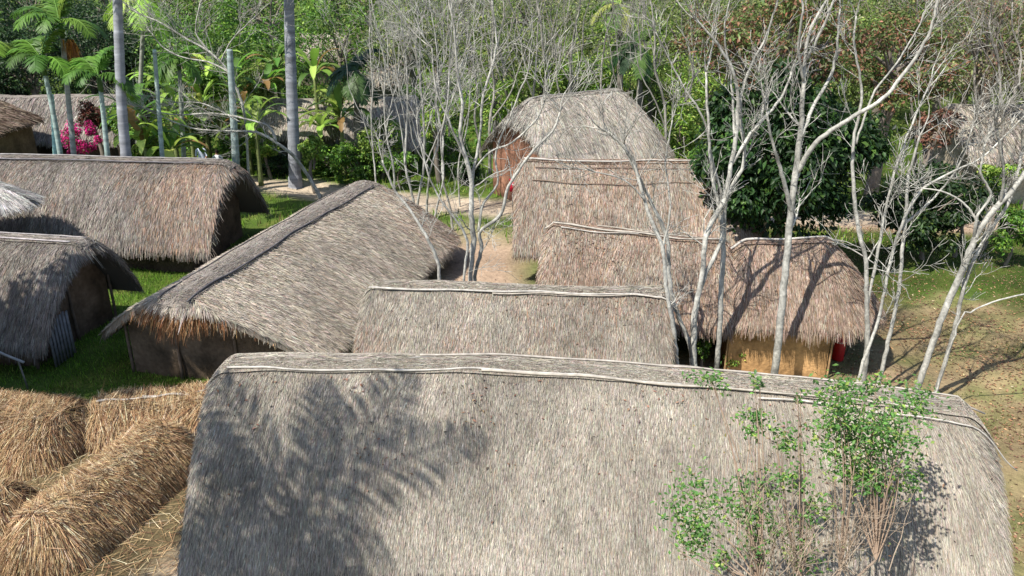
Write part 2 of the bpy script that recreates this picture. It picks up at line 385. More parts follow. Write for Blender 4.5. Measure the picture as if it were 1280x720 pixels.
def ridge_cap(rf, half, pal, dens, dz=0.05):
    mb = MB(); n = 70
    a = np.linspace(-rf.hA[0] * rf.hA[1] * 0.9, rf.L + rf.hB[0] * rf.hB[1] * 0.9, n) if rf.hB[1] < 0.9 and rf.hA[1] < 0.9 else np.linspace(-rf.hA[0] * min(rf.hA[1], 0.25), rf.L + rf.hB[0] * min(rf.hB[1], 0.25), n)
    tt = np.linspace(-half, half, 9); A_, T_ = np.meshgrid(a, tt, indexing='ij')
    S = rf.xyz(A_, T_, dz); S[:, 0, 2] -= dz * 1.3; S[:, -1, 2] -= dz * 1.3
    S[..., 2] += 0.012 * vnoise(A_, T_, 9, 3)
    i, j = np.meshgrid(np.arange(n - 1), np.arange(8), indexing='ij'); k = (i * 9 + j).ravel()
    mb.add(S.reshape(-1, 3), np.stack([k, k + 9, k + 10, k + 1], 1), c=np.array(pal[0][:3]) * 0.85)
    m = int(dens * (a[-1] - a[0]) * half * 2.4)
    aa = U(a[0], a[-1], m); t0 = U(-half, half, m)
    L_ = U(0.12, 0.32, m); al = rng.normal(0, 1, m) < 0.3
    a1 = aa + np.where(al, rng.normal(0, 0.2, m), rng.normal(0, 0.05, m)); t1 = np.clip(t0 + np.sign(t0) * L_ * np.where(al, 0.3, 1), -half * 1.15, half * 1.15)
    r0 = rf.xyz(aa, t0, dz); r1 = rf.xyz(a1, t1, dz + 0.02)
    d = norm(r1 - r0); sd = norm(np.cross(d, rdir(m) * 0.4 + (0, 0, 1)))
    blades(mb, r0, r1, sd, U(0.012, 0.03, m), pick(m, pal, 0.16))
    return mb

def ridge_pole(rf, t, a0, a1, r, col, dz=0.06, wob=0.03, lift=0.0):
    n = 40; a = np.linspace(a0, a1, n); ph = U(0, 6)
    tt = t + wob * np.sin(a * 1.1 + ph) + wob * 0.5 * np.sin(a * 2.9 + ph * 2)
    pts = rf.xyz(a, tt, dz + r); pts[:, 2] += 0.012 * np.sin(a * 3.3 + ph) + lift * np.linspace(1, 0, n) ** 2
    # a pole is stiff: smooth its heights
    kz = np.convolve(np.pad(pts[:, 2], 3, 'edge'), np.ones(7) / 7, 'valid'); pts[:, 2] = np.maximum(kz, pts[:, 2] - 0.01)
    mb = MB(); tube(mb, pts, r * (1 - 0.35 * np.linspace(0, 1, n)) * (1 + 0.12 * np.sin(a * 5 + ph)), 6, col)
    return mb

def walls(rf, a0, a1, wt, col, gap=0.12, gable_gap=0.12):
    """mud walls: four faces, the tops follow the roof"""
    mb = MB()
    def strip(p):
        a = np.array([q[0] for q in p]); t = np.array([q[1] for q in p])
        top = rf.xyz(a, t, -0.20 - gap); base = top.copy(); base[:, 2] = gz(base[:, 0], base[:, 1]) - 0.1
        base[:, :2] += 0.0
        R_ = 9; rows = [base + (top - base) * k / (R_ - 1) for k in range(R_)]
        S = np.stack(rows, 0)
        nrm = np.cross(top[-1] - top[0], (0, 0, 1.0)); nrm = nrm / np.linalg.norm(nrm)
        bulge = 0.05 * vnoise(S[..., 0] * 1.3 + S[..., 1], S[..., 2] * 1.5, 2.0, rf.seed + 31)
        bulge[:, 0] = 0; bulge[:, -1] = 0
        S = S + bulge[..., None] * nrm
        m = len(p); i, j = np.meshgrid(np.arange(R_ - 1), np.arange(m - 1), indexing='ij'); k = (i * m + j).ravel()
        h_ = (S[..., 2] - S[0, :, 2]); damp = np.clip(1 - h_ / 0.45 + 0.3 * vnoise(S[..., 0] * 2 + S[..., 1] * 2, h_, 2, 5), 0, 1)[..., None]
        c = np.array(col) * (1 + 0.12 * vnoise(S[..., 0] + S[..., 1], S[..., 2], 2, 6)[..., None]) * (1 - 0.3 * damp)
        mb.add(S.reshape(-1, 3), np.stack([k, k + 1, k + m + 1, k + m], 1), c=np.clip(c, 0.01, 0.9).reshape(-1, 3))
    la = np.linspace(a0, a1, 24); lt = np.linspace(-wt, wt, 14)
    strip([(x, -wt) for x in la[::-1]]); strip([(x, wt) for x in la])
    strip([(a0, x) for x in lt]); strip([(a1, x) for x in lt[::-1]])
    return mb

PALE = (0.50, 0.47, 0.42); DARKP = (0.10, 0.095, 0.10); MIDP = (0.30, 0.28, 0.26)
def hut(label, A, B, zr, ze, hw, pal=GREY, dens=300, wall=None, poles=(), cap=0.3, cap_pal=None, group='thatched huts of the village', cat='hut', name='thatched_hut', wall_mat=None, **kw):
    rk = {k: kw.pop(k) for k in ('hipA', 'hipB', 'p', 'sweep', 'bow', 'sag', 'seed') if k in kw}
    rf = Roof(A, B, zr, ze, hw, **rk)
    c = (rf.A + rf.B) / 2
    t = thing(name, label, cat, (c[0], c[1], float(gz(c[0], c[1]))), group)
    mb = MB(); roof_mesh(rf, mb, pal, dens, **kw); ro = mb.build('roof', M_TH, t); og = t.location[:]
    def sub(m, nm, mt):
        o = m.build(nm, mt, t, origin=og); o.parent = ro
    if cap: sub(ridge_cap(rf, cap, cap_pal or pal, dens), 'ridge_cap', M_TH)
    for (tt, a0, a1, r, col) in poles:
        sub(ridge_pole(rf, tt, a0, a1, r, col, dz=0.07), 'ridge_pole', M_WOOD)
    if wall:
        walls(rf, *wall).build('wall', wall_mat or M_WALL, t, smooth=False)
    return rf, t

# ------------------------------------------------------------------ the huts
# 1 the long front hut
rf1, h1 = hut('longest grey thatched hut filling the foreground, pale poles along its ridge',
    (-5.15, 13.25), (7.6, 12.0), (3.62, 3.45), 0.85, 2.75, GREY, 3300, seed=1, sweep=(0.2, 0.3), hipA=(1.6, 0.2), hipB=(1.7, 0.32), bow=-0.55, sag=0.0, p=1.28,
    wall=(0.7, 12.6, 1.9, (0.26, 0.17, 0.10)), view_side=1, back=0.1, blen=(0.09, 0.24), bw=(0.006, 0.014), lift=0.025, litter=14, cap=0.33,
    poles=((0.34, 0.0, 8.2, 0.02, PALE), (0.37, 4.6, 12.3, 0.024, (0.42, 0.38, 0.32)), (-0.1, 3.4, 13.4, 0.022, (0.42, 0.38, 0.33)), (0.5, 9.5, 13.8, 0.018, PALE)))
# 2 the small one behind it
rf2, h2 = hut('short low grey thatched hut directly behind the longest foreground hut',
    (-3.45, 18.75), (3.65, 18.2), 3.0, 0.95, 2.1, GREY, 1700, seed=2, hipA=(1.2, 0.2), hipB=(1.2, 0.2), sag=0.03,
    wall=(0.5, 6.9, 1.5, (0.24, 0.16, 0.10)), view_side=1, back=0.12, blen=(0.1, 0.26), bw=(0.008, 0.018), lift=0.028, litter=22,
    pal2=BROWN, tint=lambda f, v: 0.35 * (f - 0.1) + 0.1, cap=0.25,
    poles=((0.27, -0.1, 7.5, 0.026, PALE), (0.3, 3.0, 7.6, 0.02, (0.4, 0.36, 0.3))))
# 3 the pair behind: a brown hut and, against its right end, the small rounded one with the ochre wall
rf3l, h3l = hut('brown leaf-littered thatched hut with sloping pale ridge pole, before the tall steep hut',
    (1.25, 22.0), (5.85, 21.05), (3.52, 3.28), 1.45, 2.0, BROWN, 1300, seed=3, hipA=(1.0, 0.25), hipB=(1.0, 0.3), sag=0.03, p=1.25,
    wall=(0.6, 3.5, 1.5, (0.34, 0.17, 0.09)), view_side=1, back=0.25, blen=(0.12, 0.28), bw=(0.009, 0.021), lift=0.03, litter=45, cap=0.2, cap_pal=BROWN,
    pal2=GREY, tint=lambda f, v: 0.4 - 0.3 * f, poles=((0.16, -0.3, 4.8, 0.03, (0.44, 0.4, 0.34)), (0.05, 1.2, 4.9, 0.02, (0.4, 0.36, 0.3)), (0.24, 0.2, 2.4, 0.016, PALE)))
rf3, h3 = hut('small rounded brown thatched hut with bright ochre mud wall behind the pale trunks',
    (6.5, 20.95), (8.5, 20.75), (3.32, 3.42), 1.5, 1.95, BROWN, 1300, seed=33, hipA=(1.4, 1.0), hipB=(1.75, 1.0), sag=0.0, p=1.3,
    wall=(-0.5, 2.12, 1.62, (0.58, 0.35, 0.16)), blen=(0.12, 0.28), bw=(0.009, 0.021), lift=0.03, litter=60, cap=0.2, cap_pal=BROWN,
    poles=((0.05, -0.5, 2.4, 0.035, PALE),))
def posts(root, rf, lst, col=(0.16, 0.12, 0.09), r=0.05):
    for (a, t_) in lst:
        a = np.array([a]); t2 = np.array([t_]); top = rf.xyz(a, t2, -0.22)[0]; b = top.copy(); b[2] = gz(b[0], b[1]) - .05
        mb = MB(); tube(mb, smooth_path([b, (b + top) / 2 + rng.normal(0, .015, 3), top], 7), np.linspace(r, r * .8, 7), 7, col); mb.build('post', M_WOOD, root, smooth=True)
posts(h3, rf3, [(2.16, 1.66), (-0.55, 1.66)], (0.42, 0.27, 0.14), 0.03)
# 4 behind hut 3
rf4, h4 = hut('tall steep brown thatched hut in the middle, its left eaves nearly touching the dirt yard',
    (0.45, 28.5), (7.6, 28.2), 3.9, 0.95, 2.45, BROWN, 850, seed=4, hipA=(1.0, 0.3), hipB=(1.8, 1.0), sag=0.05, p=1.35,
    wall=(0.6, 6.6, 1.6, (0.24, 0.16, 0.1)), view_side=1, back=0.2, bw=(0.012, 0.026), blen=(0.16,0.36), litter=25, cap=0.25, cap_pal=BROWN,
    pal2=GREY, tint=lambda f, v: 0.35 + 0 * f,
    poles=((0.2, 0, 7, 0.03, PALE), (0.5, 0.4, 6.5, 0.02, (0.2, 0.15, 0.12)), (0.95, 0.3, 6, 0.02, (0.22, 0.16, 0.12))))
# 5 hipped hut at the back
rf5, h5 = hut('hip-roofed pale grey thatched hut with reddish mud gable wall, rear centre beside the path',
    (1.0, 36.4), (5.0, 38.9), 4.85, 2.05, 3.2, [(a * 1.1, b * 1.12, c * 1.16, w_) for a, b, c, w_ in GREY], 420, seed=5, hipA=(2.2, 0.5), hipB=(2.2, 1.0), p=1.35,
    wall=(-0.7, 4.4, 2.5, (0.33, 0.17, 0.11)), bw=(0.016, 0.036), blen=(0.25, 0.5), litter=8, cap=0.3, sag=0.0,
    poles=((0.1, -0.6, 4.2, 0.03, MIDP),))
# 6 the diagonal one, straw colour lightened in place of missing sunlight
rf6, h6 = hut('wide thatched hut running diagonally away, shaded gable with hanging rust-brown straw',
    (-8.25, 18.3), (-5.35, 28.6), (2.85, 3.0), 0.85, 3.35, [(a * 1.28, b * 1.25, c * 1.24, w_) for a, b, c, w_ in GREY], 1100, seed=6, hipA=(1.4, 0.3), hipB=(2.2, 1.0), sweep=(1.2, 0), sag=-0.05, p=1.3,
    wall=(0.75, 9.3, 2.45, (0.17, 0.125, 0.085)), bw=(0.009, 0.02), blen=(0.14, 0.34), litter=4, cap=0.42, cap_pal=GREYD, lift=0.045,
    pal2=BROWN, tint=lambda f, v: (f - 0.72) * 2.2 + 0.25 * np.clip(v, 0, 1) * (f > .4), gfr=(2.6, 1), gpal=(RUST, None), gcent=True,
    poles=((0.45, -0.25, 10.4, 0.028, DARKP), (-0.45, -0.25, 10.2, 0.022, (0.16, 0.14, 0.13))))
# 7 far left long one
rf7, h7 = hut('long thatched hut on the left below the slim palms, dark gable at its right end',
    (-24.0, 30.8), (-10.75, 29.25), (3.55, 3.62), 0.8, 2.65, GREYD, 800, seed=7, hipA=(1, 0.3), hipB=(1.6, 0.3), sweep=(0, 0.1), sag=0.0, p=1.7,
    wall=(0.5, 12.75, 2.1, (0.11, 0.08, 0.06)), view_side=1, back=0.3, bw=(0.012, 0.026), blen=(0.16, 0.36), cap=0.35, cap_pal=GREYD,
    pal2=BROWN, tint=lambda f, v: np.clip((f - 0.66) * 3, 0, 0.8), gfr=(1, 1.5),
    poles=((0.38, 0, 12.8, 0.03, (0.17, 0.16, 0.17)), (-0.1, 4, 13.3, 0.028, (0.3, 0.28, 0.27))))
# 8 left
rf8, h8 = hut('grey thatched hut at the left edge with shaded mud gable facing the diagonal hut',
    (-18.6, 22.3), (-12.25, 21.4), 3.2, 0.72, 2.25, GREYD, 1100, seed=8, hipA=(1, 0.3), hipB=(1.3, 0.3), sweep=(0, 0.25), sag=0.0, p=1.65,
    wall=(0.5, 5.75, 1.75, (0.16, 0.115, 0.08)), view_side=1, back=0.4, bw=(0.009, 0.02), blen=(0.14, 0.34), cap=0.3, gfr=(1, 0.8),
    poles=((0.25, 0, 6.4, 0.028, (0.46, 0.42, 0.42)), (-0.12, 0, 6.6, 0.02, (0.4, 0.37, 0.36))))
posts(h6, rf6, [(0.72, -2.5), (0.70, -0.9), (0.70, 0.9), (0.72, 2.5)])
posts(h8, rf8, [(5.8, 1.8), (5.8, 0), (5.8, -1.8)])
# 9 roof corner, its sunlit brightness put into the straw colour
rf9, h9 = hut('whitish sunlit-coloured thatch roof whose corner pokes in at the left edge',
    (-23.5, 26.0), (-17.9, 26.0), 3.9, 3.0, 1.3, SUNLIT_WHITE, 500, seed=9, hipA=(1.2, 1), hipB=(1.7, 1.0), wall=(-0.2, 5.0, 0.9, (0.2, 0.14, 0.1)),
    bw=(0.012, 0.024), cap=0.2)
# far huts
hutA = hut('low grey thatched hut standing on grass behind the slim palms, far left',
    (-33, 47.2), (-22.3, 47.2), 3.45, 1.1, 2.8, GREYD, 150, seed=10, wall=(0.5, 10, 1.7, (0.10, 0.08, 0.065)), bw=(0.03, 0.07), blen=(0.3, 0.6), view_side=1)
hutB = hut('dark wooden-walled hut at the far left edge, its brown eaves overhanging',
    (-28.3, 38.4), (-28.3, 44), 3.7, 2.6, 2.6, [(0.16, 0.12, 0.09, 3), (0.22, 0.17, 0.13, 2), (0.1, 0.07, 0.05, 2)], 150, seed=11, wall=(0.7, 5.2, 2.2, (0.17, 0.12, 0.08)), bw=(0.03, 0.06),
    hipA=(1, 0.05), hipB=(1, 0.05))
hutC = hut('thatched hut half hidden behind banana leaves and the thick right palm trunk',
    (-13.9, 46.6), (-10.4, 46.9), 3.3, 1.5, 2.6, GREY, 150, seed=12, wall=(-0.2, 3.6, 1.8, (0.20, 0.185, 0.18)), bw=(0.03, 0.07), blen=(0.3, 0.6), hipA=(1.8, 1), hipB=(1.2, 0.4))
hutD = hut('thatched hut with dark gable seen through the tangle of bare twigs, rear left of centre',
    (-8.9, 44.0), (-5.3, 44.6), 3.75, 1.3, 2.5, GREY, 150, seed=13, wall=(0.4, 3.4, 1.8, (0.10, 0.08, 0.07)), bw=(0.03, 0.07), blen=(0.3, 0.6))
hutE = hut('pale thatched hut behind dry brown branches at the far right edge',
    (20.6, 38.0), (30, 39.0), 4.3, 2.2, 2.8, GREY, 170, seed=14, wall=(0.5, 9, 2.0, (0.42, 0.36, 0.27)), bw=(0.03, 0.07), blen=(0.3, 0.6), view_side=1)
hutF = hut('small distant thatched roof up the slope left of centre',
    (-19.0, 73), (-14.5, 73), 4.9, 2.9, 2.2, GREY, 90, seed=15, wall=(0.3, 4.2, 1.5, (0.3, 0.25, 0.2)), bw=(0.05, 0.09), blen=(0.4, 0.7), view_side=1)
hutG = hut('small grey thatched roof behind the bare twigs, upper left of centre',
    (-11.2, 60), (-7.6, 60), 4.7, 2.6, 2.2, GREY, 90, seed=16, wall=(0.3, 3.4, 1.5, (0.2, 0.18, 0.16)), bw=(0.05, 0.09), blen=(0.4, 0.7), view_side=1)
# neighbour outside the left edge, its shade falls on hut 8 and on the straw piles
hutS = hut('tall thatched hut standing outside the left edge', (-16.2, 12.5), (-15.7, 18.2), 5.3, 2.8, 2.2, GREYD, 60, seed=17, wall=(0.4, 4.6, 1.9, (0.2, 0.14, 0.1)), bw=(0.03, 0.06))
# boarded panel on the shaded side of hut 8
mb = MB()
for q in range(7):
    c0 = np.array((-12.62 + 0.02 * q, 19.75 + 0.13 * q, 0.75)); box(mb, c0, (0.03, 0.12, 1.35 + 0.05 * math.sin(q * 3)), (0.24, 0.24, 0.25), 0.12)
mb.build('side_panel', M_WOOD, h8)

# ------------------------------------------------------------------ straw piles
PG = 'golden straw bundles piled on the ground at lower left'
def pile(label, A, B, zr, hw, dens=1500, seed=40, poles=(), pal=GOLD, **kw):
    rf = Roof(A, B, zr, 0.1, hw, hipA=kw.pop('hipA', (0.7, 0.8)), hipB=kw.pop('hipB', (0.7, 0.8)), p=2.1, seed=seed, sag=0.08); rf.rough = 0.03
    c = (rf.A + rf.B) / 2; t = thing('straw_bundle', label, 'straw bundle', (c[0], c[1], 0), PG)
    mb = MB(); roof_mesh(rf, mb, pal, dens, blen=(0.25, 0.75), bw=(0.007, 0.016), lift=0.12, thick=0.15, fringe=1.8, shell=(0.10, 0.06, 0.035), gfr=(1.6, 1.6))
    n = 350; ff = U(0, 1, n); vv = U(-1, 1, n); a, tt = rf.plan(ff, vv); r0 = rf.xyz(a, tt, 0.03); dv = rng.normal(size=(n, 3)) * (1, 1, .35) + (0, 0, .1); r1 = r0 + norm(dv) * U(.15, .5, n)[:, None]
    blades(mb, r0, r1, norm(np.cross(dv, rdir(n))), U(.006, .012, n), pick(n, GOLD, .2))
    mb.build('straw', M_TH, t)
    # pale bound band along the crest
    mb = MB(); n = 2400; a = U(0, rf.L, n); tt = rng.normal(0, hw * 0.14, n)
    sg_ = np.where(U(0, 1, n) < .5, -1, 1); r0 = rf.xyz(a, tt - sg_ * U(0, .15, n), 0.04); r1 = rf.xyz(a + rng.normal(0, 0.09, n), tt + sg_ * U(0.1, 0.35, n), 0.06)
    blades(mb, r0, r1, norm(np.cross(norm(r1 - r0), rdir(n) * .4 + (0, 0, 1))), U(0.01, 0.02, n), pick(n, [(0.72, 0.62, 0.42, 3), (0.6, 0.47, 0.29, 2)], 0.12))
    mb.build('crest_band', M_TH, t)
    for (t_, a0, a1, r, col) in poles:
        ridge_pole(rf, t_, a0, a1, r, col, dz=0.08).build('pole', M_WOOD, t)
    return rf
pile('large shaggy golden straw bundle in front of the others, reaching the front hut', (-8.75, 12.2), (-7.85, 15.1), 0.98, 0.88, 3200, 41, hipA=(0.6, 0.85), hipB=(0.8, 0.9))
pile('wide golden straw bundle at the left edge, partly in shade, dark cords across it', (-13.6, 16.5), (-10.5, 15.9), 0.9, 1.3, 2400, 42,
     poles=((0.9, -0.2, 3.2, 0.015, (0.16, 0.09, 0.05)), (1.05, -0.2, 3.1, 0.012, (0.16, 0.09, 0.05))))
pile('flat golden straw bundle at the back with pale sticks on its crest', (-9.7, 16.7), (-7.2, 17.2), 0.7, 1.0, 2400, 43,
     poles=((0.02, -0.2, 1.9, 0.03, PALE), (-0.1, 0.8, 2.4, 0.025, PALE)))
pile('small dark-ended straw bundle cut by the left edge, lowest in the picture', (-12.6, 12.6), (-10.2, 13.1), 0.85, 0.75, 1800, 44)

# ------------------------------------------------------------------ bare pale trees
BK = (0.50, 0.485, 0.43)
def grow(mb, p, d, ln, r, depth, c, dens=1.0, upb=0.25, wild=0.28, minr=0.004):
    n = max(3, int(ln / 0.22)) if depth > 0 else 4
    n = min(n, 9)
    pts = [p]; dd = d.copy()
    for i in range(n):
        dd = dd + rng.normal(0, wild / math.sqrt(n) * 1.2, 3); dd[2] += upb / n
        dd /= np.linalg.norm(dd); pts.append(pts[-1] + dd * ln / n)
    pts = np.array(pts); rr = np.linspace(r, max(r * 0.35, minr), n + 1)
    tube(mb, pts, rr, 5 if r > 0.03 else 3, np.array(c) * U(0.85, 1.12), cap=False)
    if depth <= 0: return
    m = max(1, int(round(U(2.2, 4.4) * dens)))
    for i in range(m):
        f = U(0.25, 1.0); k = f * n; i0 = min(int(k), n - 1); q = pts[i0] + (pts[i0 + 1] - pts[i0]) * (k - i0)
        dl = norm(pts[i0 + 1] - pts[i0]); s = norm(np.cross(dl, rng.normal(size=3)))
        a = U(0.35, 0.95); nd = dl * math.cos(a) + s * math.sin(a)
        grow(mb, q, nd, ln * U(0.45, 0.75), max(rr[i0] * U(0.4, 0.65), minr), depth - 1, c, dens, upb, wild, minr)

def bare_tree(label, Y0, stems, twigs=1.0, tl=1.3, depth=2, c=BK, group=None, root=True, minr=0.006):
    """stems: list of [(px, py, width_px, dY), ...] from the base upwards; the first one is the trunk"""
    first = stems[0][0]; b = P(first[0], first[1], Y0 + first[3])
    base = np.array((b[0], b[1], float(gz(b[0], b[1]))))
    t = thing('bare_tree', label, 'tree', base, group)
    tm = MB(); bm = MB() if len(stems) > 1 else tm
    for si, st in enumerate(stems):
        pts = []
        for (px, py, w_, dY) in st:
            q = P(px, py, Y0 + dY); pts.append((*q, max(w_ * 0.55 * scale_at(py, Y0 + dY) / 2, 0.007)))
        pts = np.array(pts)
        if (si == 0 or st[0][1] > 400 or st[0][1] >= first[1] - 3) and pts[0, 2] > 0.15:
            g0 = pts[0].copy(); dirn = (pts[0] - pts[1])[:2]; dz = pts[0, 2] - pts[1, 2]
            k = np.clip(pts[0, 2] / max(-dz, 0.2), 0, 2)
            g0[:2] += dirn * k * 0.5; g0[2] = -0.1; g0[3] *= 1.35
            pts = np.concatenate([[g0], pts])
        sp = smooth_path(pts, len(pts) * 5); sp[:, 3] *= 1 + 0.035 * vnoise(sp[:, 2] * 1.5, sp[:, 0], 2, si)
        sp[:, :2] += 0.008 * rng.normal(size=(len(sp), 2))
        main = si == 0
        tube(tm if main else bm, sp[:, :3], sp[:, 3], 9 if sp[0, 3] > 0.05 else 6, np.array(c) * U(0.92, 1.08))
        ln = np.linalg.norm(np.diff(sp[:, :3], axis=0), axis=1).sum()
        nb = int(ln * 1.7 * twigs)
        for _ in range(nb):
            f = 0.3 + 0.7 * U() ** 0.8; i0 = min(int(f * (len(sp) - 1)), len(sp) - 2)
            q = sp[i0, :3]; dl = norm(sp[i0 + 1, :3] - q)
            if q[2] < 2.2 and U() < 0.75: continue
            s = norm(np.cross(dl, rng.normal(size=3))); a = U(0.4, 1.1)
            grow(bm, q, dl * math.cos(a) + s * math.sin(a), tl * U(0.5, 1.2), min(sp[i0, 3] * U(0.25, 0.5), 0.04), depth, c, 1.0, minr=minr)
        # the stem's tip goes on as a spray of twigs
        dl = norm(sp[-1, :3] - sp[-3, :3])
        for _ in range(3):
            grow(bm, sp[-1, :3], norm(dl + rng.normal(0, 0.3, 3)), tl * U(0.7, 1.3), sp[-1, 3] * 0.9, depth, c, 1.0, minr=minr)
    tm.build('trunk', M_BARK, t, smooth=True)
    if bm is not tm: bm.build('branches', M_BARK, t, smooth=True)
    return t

# right-hand group, in front of the ochre hut
bare_tree('tall pale tree whose thick trunk forks high, one long branch sweeping right', 18.3,
    [[(968, 468, 18, 0), (976, 400, 17, 0), (983, 330, 16, 0.1), (988, 270, 15, 0.2), (996, 205, 14, 0.3), (1003, 140, 11, 0.4), (1005, 90, 9, 0.5), (1012, 40, 7, 0.6), (1040, -10, 5, 0.7)],
     [(990, 268, 11, 0.2), (978, 220, 9, 0), (965, 175, 6, -0.2), (958, 140, 5, -0.3)],
     [(997, 215, 12, 0.3), (1020, 178, 11, 0.1), (1060, 150, 10, 0), (1105, 122, 9, -0.2), (1135, 85, 8, -0.3), (1160, 45, 7, -0.4), (1172, 0, 6, -0.5), (1176, -40, 4, -0.5)],
     [(1001, 172, 9, 0.3), (1018, 130, 8, 0.6), (1040, 90, 7, 0.9), (1048, 40, 5, 1), (1050, -20, 4, 1.1)],
     [(1004, 100, 7, 0.4), (998, 60, 6, 0.2), (1003, 15, 5, 0), (1000, -20, 3, 0)],
     [(1008, 75, 7, 0.5), (1028, 35, 6, 0.3), (1045, -5, 5, 0.2)]], twigs=0.45, tl=1.1)
bare_tree('pale tree leaning over the hut with twin crossing stems, beside the hut corner', 18.0,
    [[(866, 452, 17, 0), (868, 400, 14, 0), (878, 340, 12, 0.1), (884, 290, 12, 0.2), (905, 250, 12, 0.3), (915, 200, 10, 0.4), (922, 150, 9, 0.4), (920, 100, 7, 0.3), (900, 60, 6, 0.2), (870, 25, 4, 0.1)],
     [(866, 445, 13, 0), (856, 415, 11, 0.1), (842, 380, 11, 0.1), (836, 340, 10, 0.1), (834, 300, 9, 0.1), (815, 255, 8, 0), (795, 215, 7, -0.1), (780, 180, 5, -0.2)],
     [(872, 370, 9, 0.1), (888, 330, 10, 0.2), (902, 300, 9, 0.4), (899, 260, 8, 0.5), (890, 220, 7, 0.6), (885, 150, 6, 0.7), (883, 90, 5, 0.8)],
     [(912, 210, 8, 0.4), (940, 165, 7, 0.5), (975, 125, 6, 0.6), (990, 90, 5, 0.7)],
     [(918, 170, 6, 0.4), (913, 90, 5, 0.6), (905, 40, 4, 0.6), (915, -10, 3, 0.6)]], twigs=0.55, tl=1.1)
bare_tree('pale tree with straight speckled trunk just right of the twin-stemmed one', 18.6,
    [[(896, 460, 12, 0), (900, 400, 12, 0), (903, 340, 12, 0), (905, 300, 11, 0.1), (908, 250, 9, 0.2), (930, 200, 8, 0.3), (925, 140, 7, 0.4), (935, 90, 6, 0.5), (960, 40, 5, 0.6), (975, -10, 4, 0.6)],
     [(907, 260, 7, 0.2), (890, 200, 6, 0.2), (880, 150, 5, 0.2), (850, 100, 4, 0.2), (820, 40, 3, 0)],
     [(925, 190, 6, 0.3), (950, 150, 5, 0.2), (960, 110, 4, 0.1)]], twigs=0.5, tl=1.0)
bare_tree('slim grey tree rising in front of the centre huts, trunk bent to the left', 17.3,
    [[(846, 455, 10, 0), (842, 410, 10, 0), (833, 360, 9, 0), (828, 310, 9, 0.2), (812, 270, 8, 0.3), (800, 230, 7, 0.4), (788, 195, 6, 0.5), (760, 165, 5, 0.4)],
     [(828, 310, 5, 0.2), (838, 260, 4, 0.3), (832, 205, 4, 0.4), (840, 150, 3, 0.4)],
     [(806, 250, 5, 0.3), (780, 225, 4, 0.2), (745, 215, 3, 0.1)]], twigs=0.5, tl=0.9)
bare_tree('pale wavy-trunked tree beside the red extinguisher', 18.4,
    [[(1079, 470, 14, 0), (1084, 430, 12, 0), (1083, 380, 10, 0), (1082, 330, 10, 0.1), (1072, 280, 9, 0.2), (1066, 220, 8, 0.3), (1068, 170, 7, 0.4), (1078, 120, 6, 0.5), (1068, 60, 5, 0.5), (1070, 20, 4, 0.5)],
     [(1083, 390, 7, 0), (1100, 300, 7, 0.2), (1112, 240, 6, 0.3), (1130, 180, 5, 0.4), (1160, 110, 4, 0.5)],
     [(1070, 180, 5, 0.4), (1090, 120, 5, 0.6), (1120, 80, 4, 0.8), (1150, 30, 3, 0.9)]], twigs=0.55, tl=1.0)
bare_tree('pale forked tree with two thin stems behind the green sapling', 18.0,
    [[(1100, 472, 9, 0), (1112, 420, 9, 0), (1124, 360, 8, 0), (1128, 310, 8, 0.1), (1132, 270, 8, 0.2), (1136, 220, 6, 0.3), (1150, 170, 5, 0.3)],
     [(1078, 455, 7, -0.1), (1098, 400, 7, 0), (1110, 340, 7, 0), (1124, 290, 7, 0.1), (1150, 240, 6, 0.1), (1190, 215, 5, 0), (1230, 195, 4, -0.1), (1275, 150, 3, -0.2)],
     [(1130, 280, 6, 0.2), (1165, 250, 5, 0.4), (1200, 205, 4, 0.5), (1215, 160, 3, 0.5)]], twigs=0.7, tl=1.0)
bare_tree('thick pale tree leaning right at the right edge with many bunched stems', 17.6,
    [[(1146, 488, 14, 0), (1162, 440, 14, 0), (1182, 385, 15, 0), (1200, 345, 15, 0), (1218, 300, 14, 0), (1240, 265, 13, 0), (1268, 235, 11, 0), (1290, 200, 9, 0), (1300, 150, 7, 0)],
     [(1168, 494, 9, 0.1), (1182, 450, 9, 0.1), (1196, 400, 9, 0.1), (1207, 350, 9, 0.1), (1230, 300, 8, 0.2), (1262, 250, 7, 0.3), (1278, 190, 6, 0.4)],
     [(1218, 300, 8, 0), (1222, 270, 6, -0.1), (1238, 245, 6, -0.1), (1226, 215, 5, -0.2), (1232, 180, 4, -0.2)],
     [(1228, 285, 7, 0), (1205, 255, 5, 0.2), (1180, 240, 4, 0.3), (1150, 235, 3, 0.4)],
     [(1250, 255, 7, 0), (1255, 215, 6, -0.2), (1245, 160, 5, -0.3)]], twigs=0.7, tl=0.9)
bare_tree('thin dead branch rising at the far right edge above dry grass', 16.8,
    [[(1198, 405, 4, 0), (1215, 390, 4, 0), (1240, 378, 4, 0), (1285, 366, 4, 0), (1320, 355, 3, 0)]], twigs=0.15, tl=0.5, depth=1)
